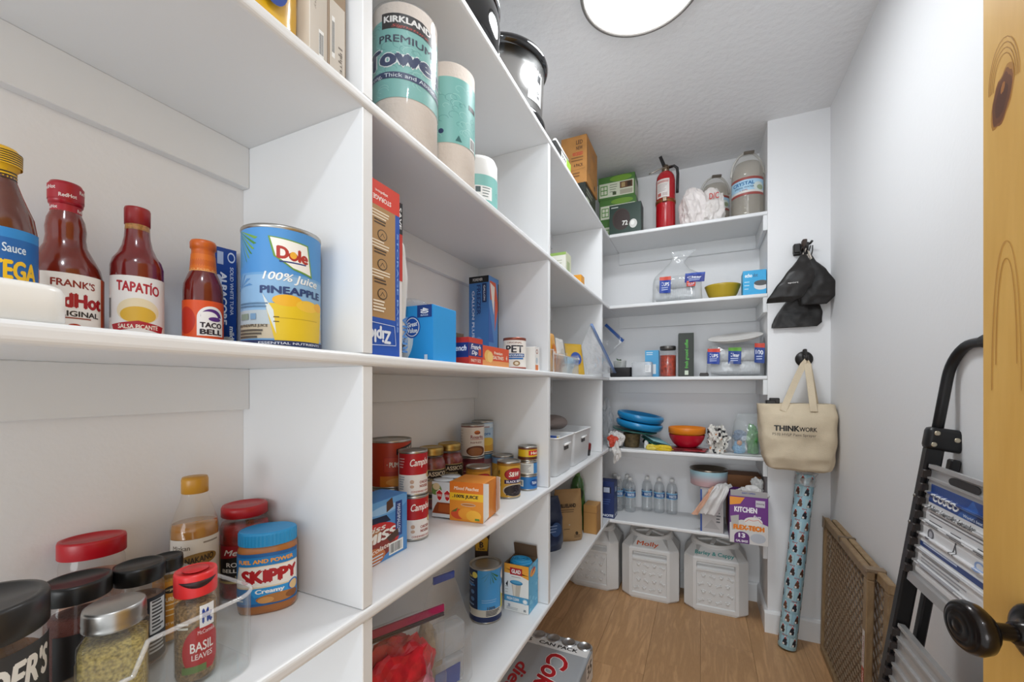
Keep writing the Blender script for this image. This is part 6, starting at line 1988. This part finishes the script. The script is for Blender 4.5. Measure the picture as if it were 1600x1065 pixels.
L.r(0, .3, 1, .055, '27427f').lines(.05, .335, .5, 1, .02, 'c9d4ea', .016)
L.lines(.06, .25, .8, 6, .036, 'a0a0a6', .012, 4)
def onstep(u, v, o):
    z = .765 + v
    x = prof1[0][0]
    for (xa, za), (xb, zb) in zip(prof1, prof1[1:]):
        if za <= z <= zb:
            x = xa + (xb - xa) * (z - za) / max(zb - za, 1e-6)
    return (x - .0006 - o, .178 - u, z)
L.build(st1, onstep, step=0, vstep=.0022)

# ================================================================== open pine door with dark knob
PHI = math.radians(8)
PINE = wood('pine', 'f0c26e', 'd6a24c', 2.2, (3, 3, .35), .4, 2.2)
d = bpy.data.objects.new('door_1', None)
COL.objects.link(d)
d.location = (.3097, .694, 0)
d.rotation_euler = (0, 0, PHI)
struct(d)
DH, DL = .845, .86
Z0 = FLOOR + .01
o = B().box(0, .035, -.115, 0, Z0, DH, PINE, .002).obj('stile', d)
B().box(0, .035, -DL, -DL + .115, Z0, DH, PINE, .002).obj('stile', d)
for z0, z1 in ((Z0, Z0 + .22), (-.3, -.17), (DH - .12, DH)):
    B().box(0, .035, -DL + .1155, -.1155, z0, z1, PINE, .002).obj('rail', d)
for z0, z1 in ((Z0 + .2205, -.3005), (-.1695, DH - .1205)):
    B().box(.008, .027, -DL + .1155, -.1155, z0, z1, PINE, .002).obj('panel', d)
L = Lab(.115, 1.0, .4)
def knot(cx, cy, s):
    def spot(k, col, dx=0., dy=0.):
        pts = []
        for i in range(26):
            a = 2 * PI * i / 26
            q = k * (1 + .22 * noise.noise(Vector((math.cos(a) * 1.6, math.sin(a) * 1.6, k * 3))) + .12 * math.sin(2 * a + 1))
            x, y = .1 * q * math.cos(a), .031 * q * math.sin(a)
            pts.append((cx + dx + x + y * 1.4, cy + dy + y))
        L.p(pts, col)
    spot(1.15, 'b17a2e')
    spot(1.0, '86501f')
    spot(.88, '6a3a1a')
    spot(.62, '54290f', -.01, -.003)
    spot(.2, 'a8692c', .012, .01)
    for i in range(4):
        q = 1.2 + .2 * i
        L.line([(cx + .02 + .1 * s * q * math.cos(a / 12 * PI), cy + .012 + .03 * s * q * math.sin(a / 12 * PI)) for a in range(13)], .0007, 'a5722c')
knot(.25, .832, 1.)
for q, c in ((0, 'b8843a'), (.05, 'bf8c42')):
    pts = [(.3 + (.12 + q) * math.sin(i / 12 * PI / 2) * sg, .645 + q * .4 - (.12 + q) * (1 - math.cos(i / 12 * PI / 2)) ** 1.1) for sg in (1,) for i in range(13)]
    L.line(pts, .0008, c).line([(.6 - x, y) for x, y in pts], .0012, c)
L.build(o, lambda u, v, of: (-of + .0002, -u, -.5 + v), name='knot', lift=.0003)
kt = bpy.data.objects.new('door_knob', None)
COL.objects.link(kt)
kt.parent = d
kt.location = (0, -.072, -.262)
kt.scale = (.95, .9, .9)
ORB = P('1d1816', .28, .75, coat=.3)
M = Matrix.Rotation(-PI / 2, 4, 'Y')
B().lathe([(0, .0), (.034, 0), (.034, .003), (.031, .006), (.026, .0075), (.018, .009), (.0135, .013), (.0125, .02), (0, .02)], ORB, 40, M=M).obj('rose', kt)
B().lathe([(.009, .018), (.0095, .022), (.0095, .04), (.012, .044), (0, .044)], ORB, 24, M=M).obj('shank', kt)
B().lathe([(.011, .04), (.02, .043), (.0275, .05), (.03, .0575), (.029, .063), (.027, .0655), (.026, .0665), (.0245, .066), (.023, .0675), (.018, .0695), (.0172, .0688), (.0155, .0694), (.009, .0705), (.0082, .0698), (.006, .071), (0, .0713)], ORB, 48, M=M @ Matrix.Scale(1.12, 4, (0, 1, 0))).obj('knob', kt)
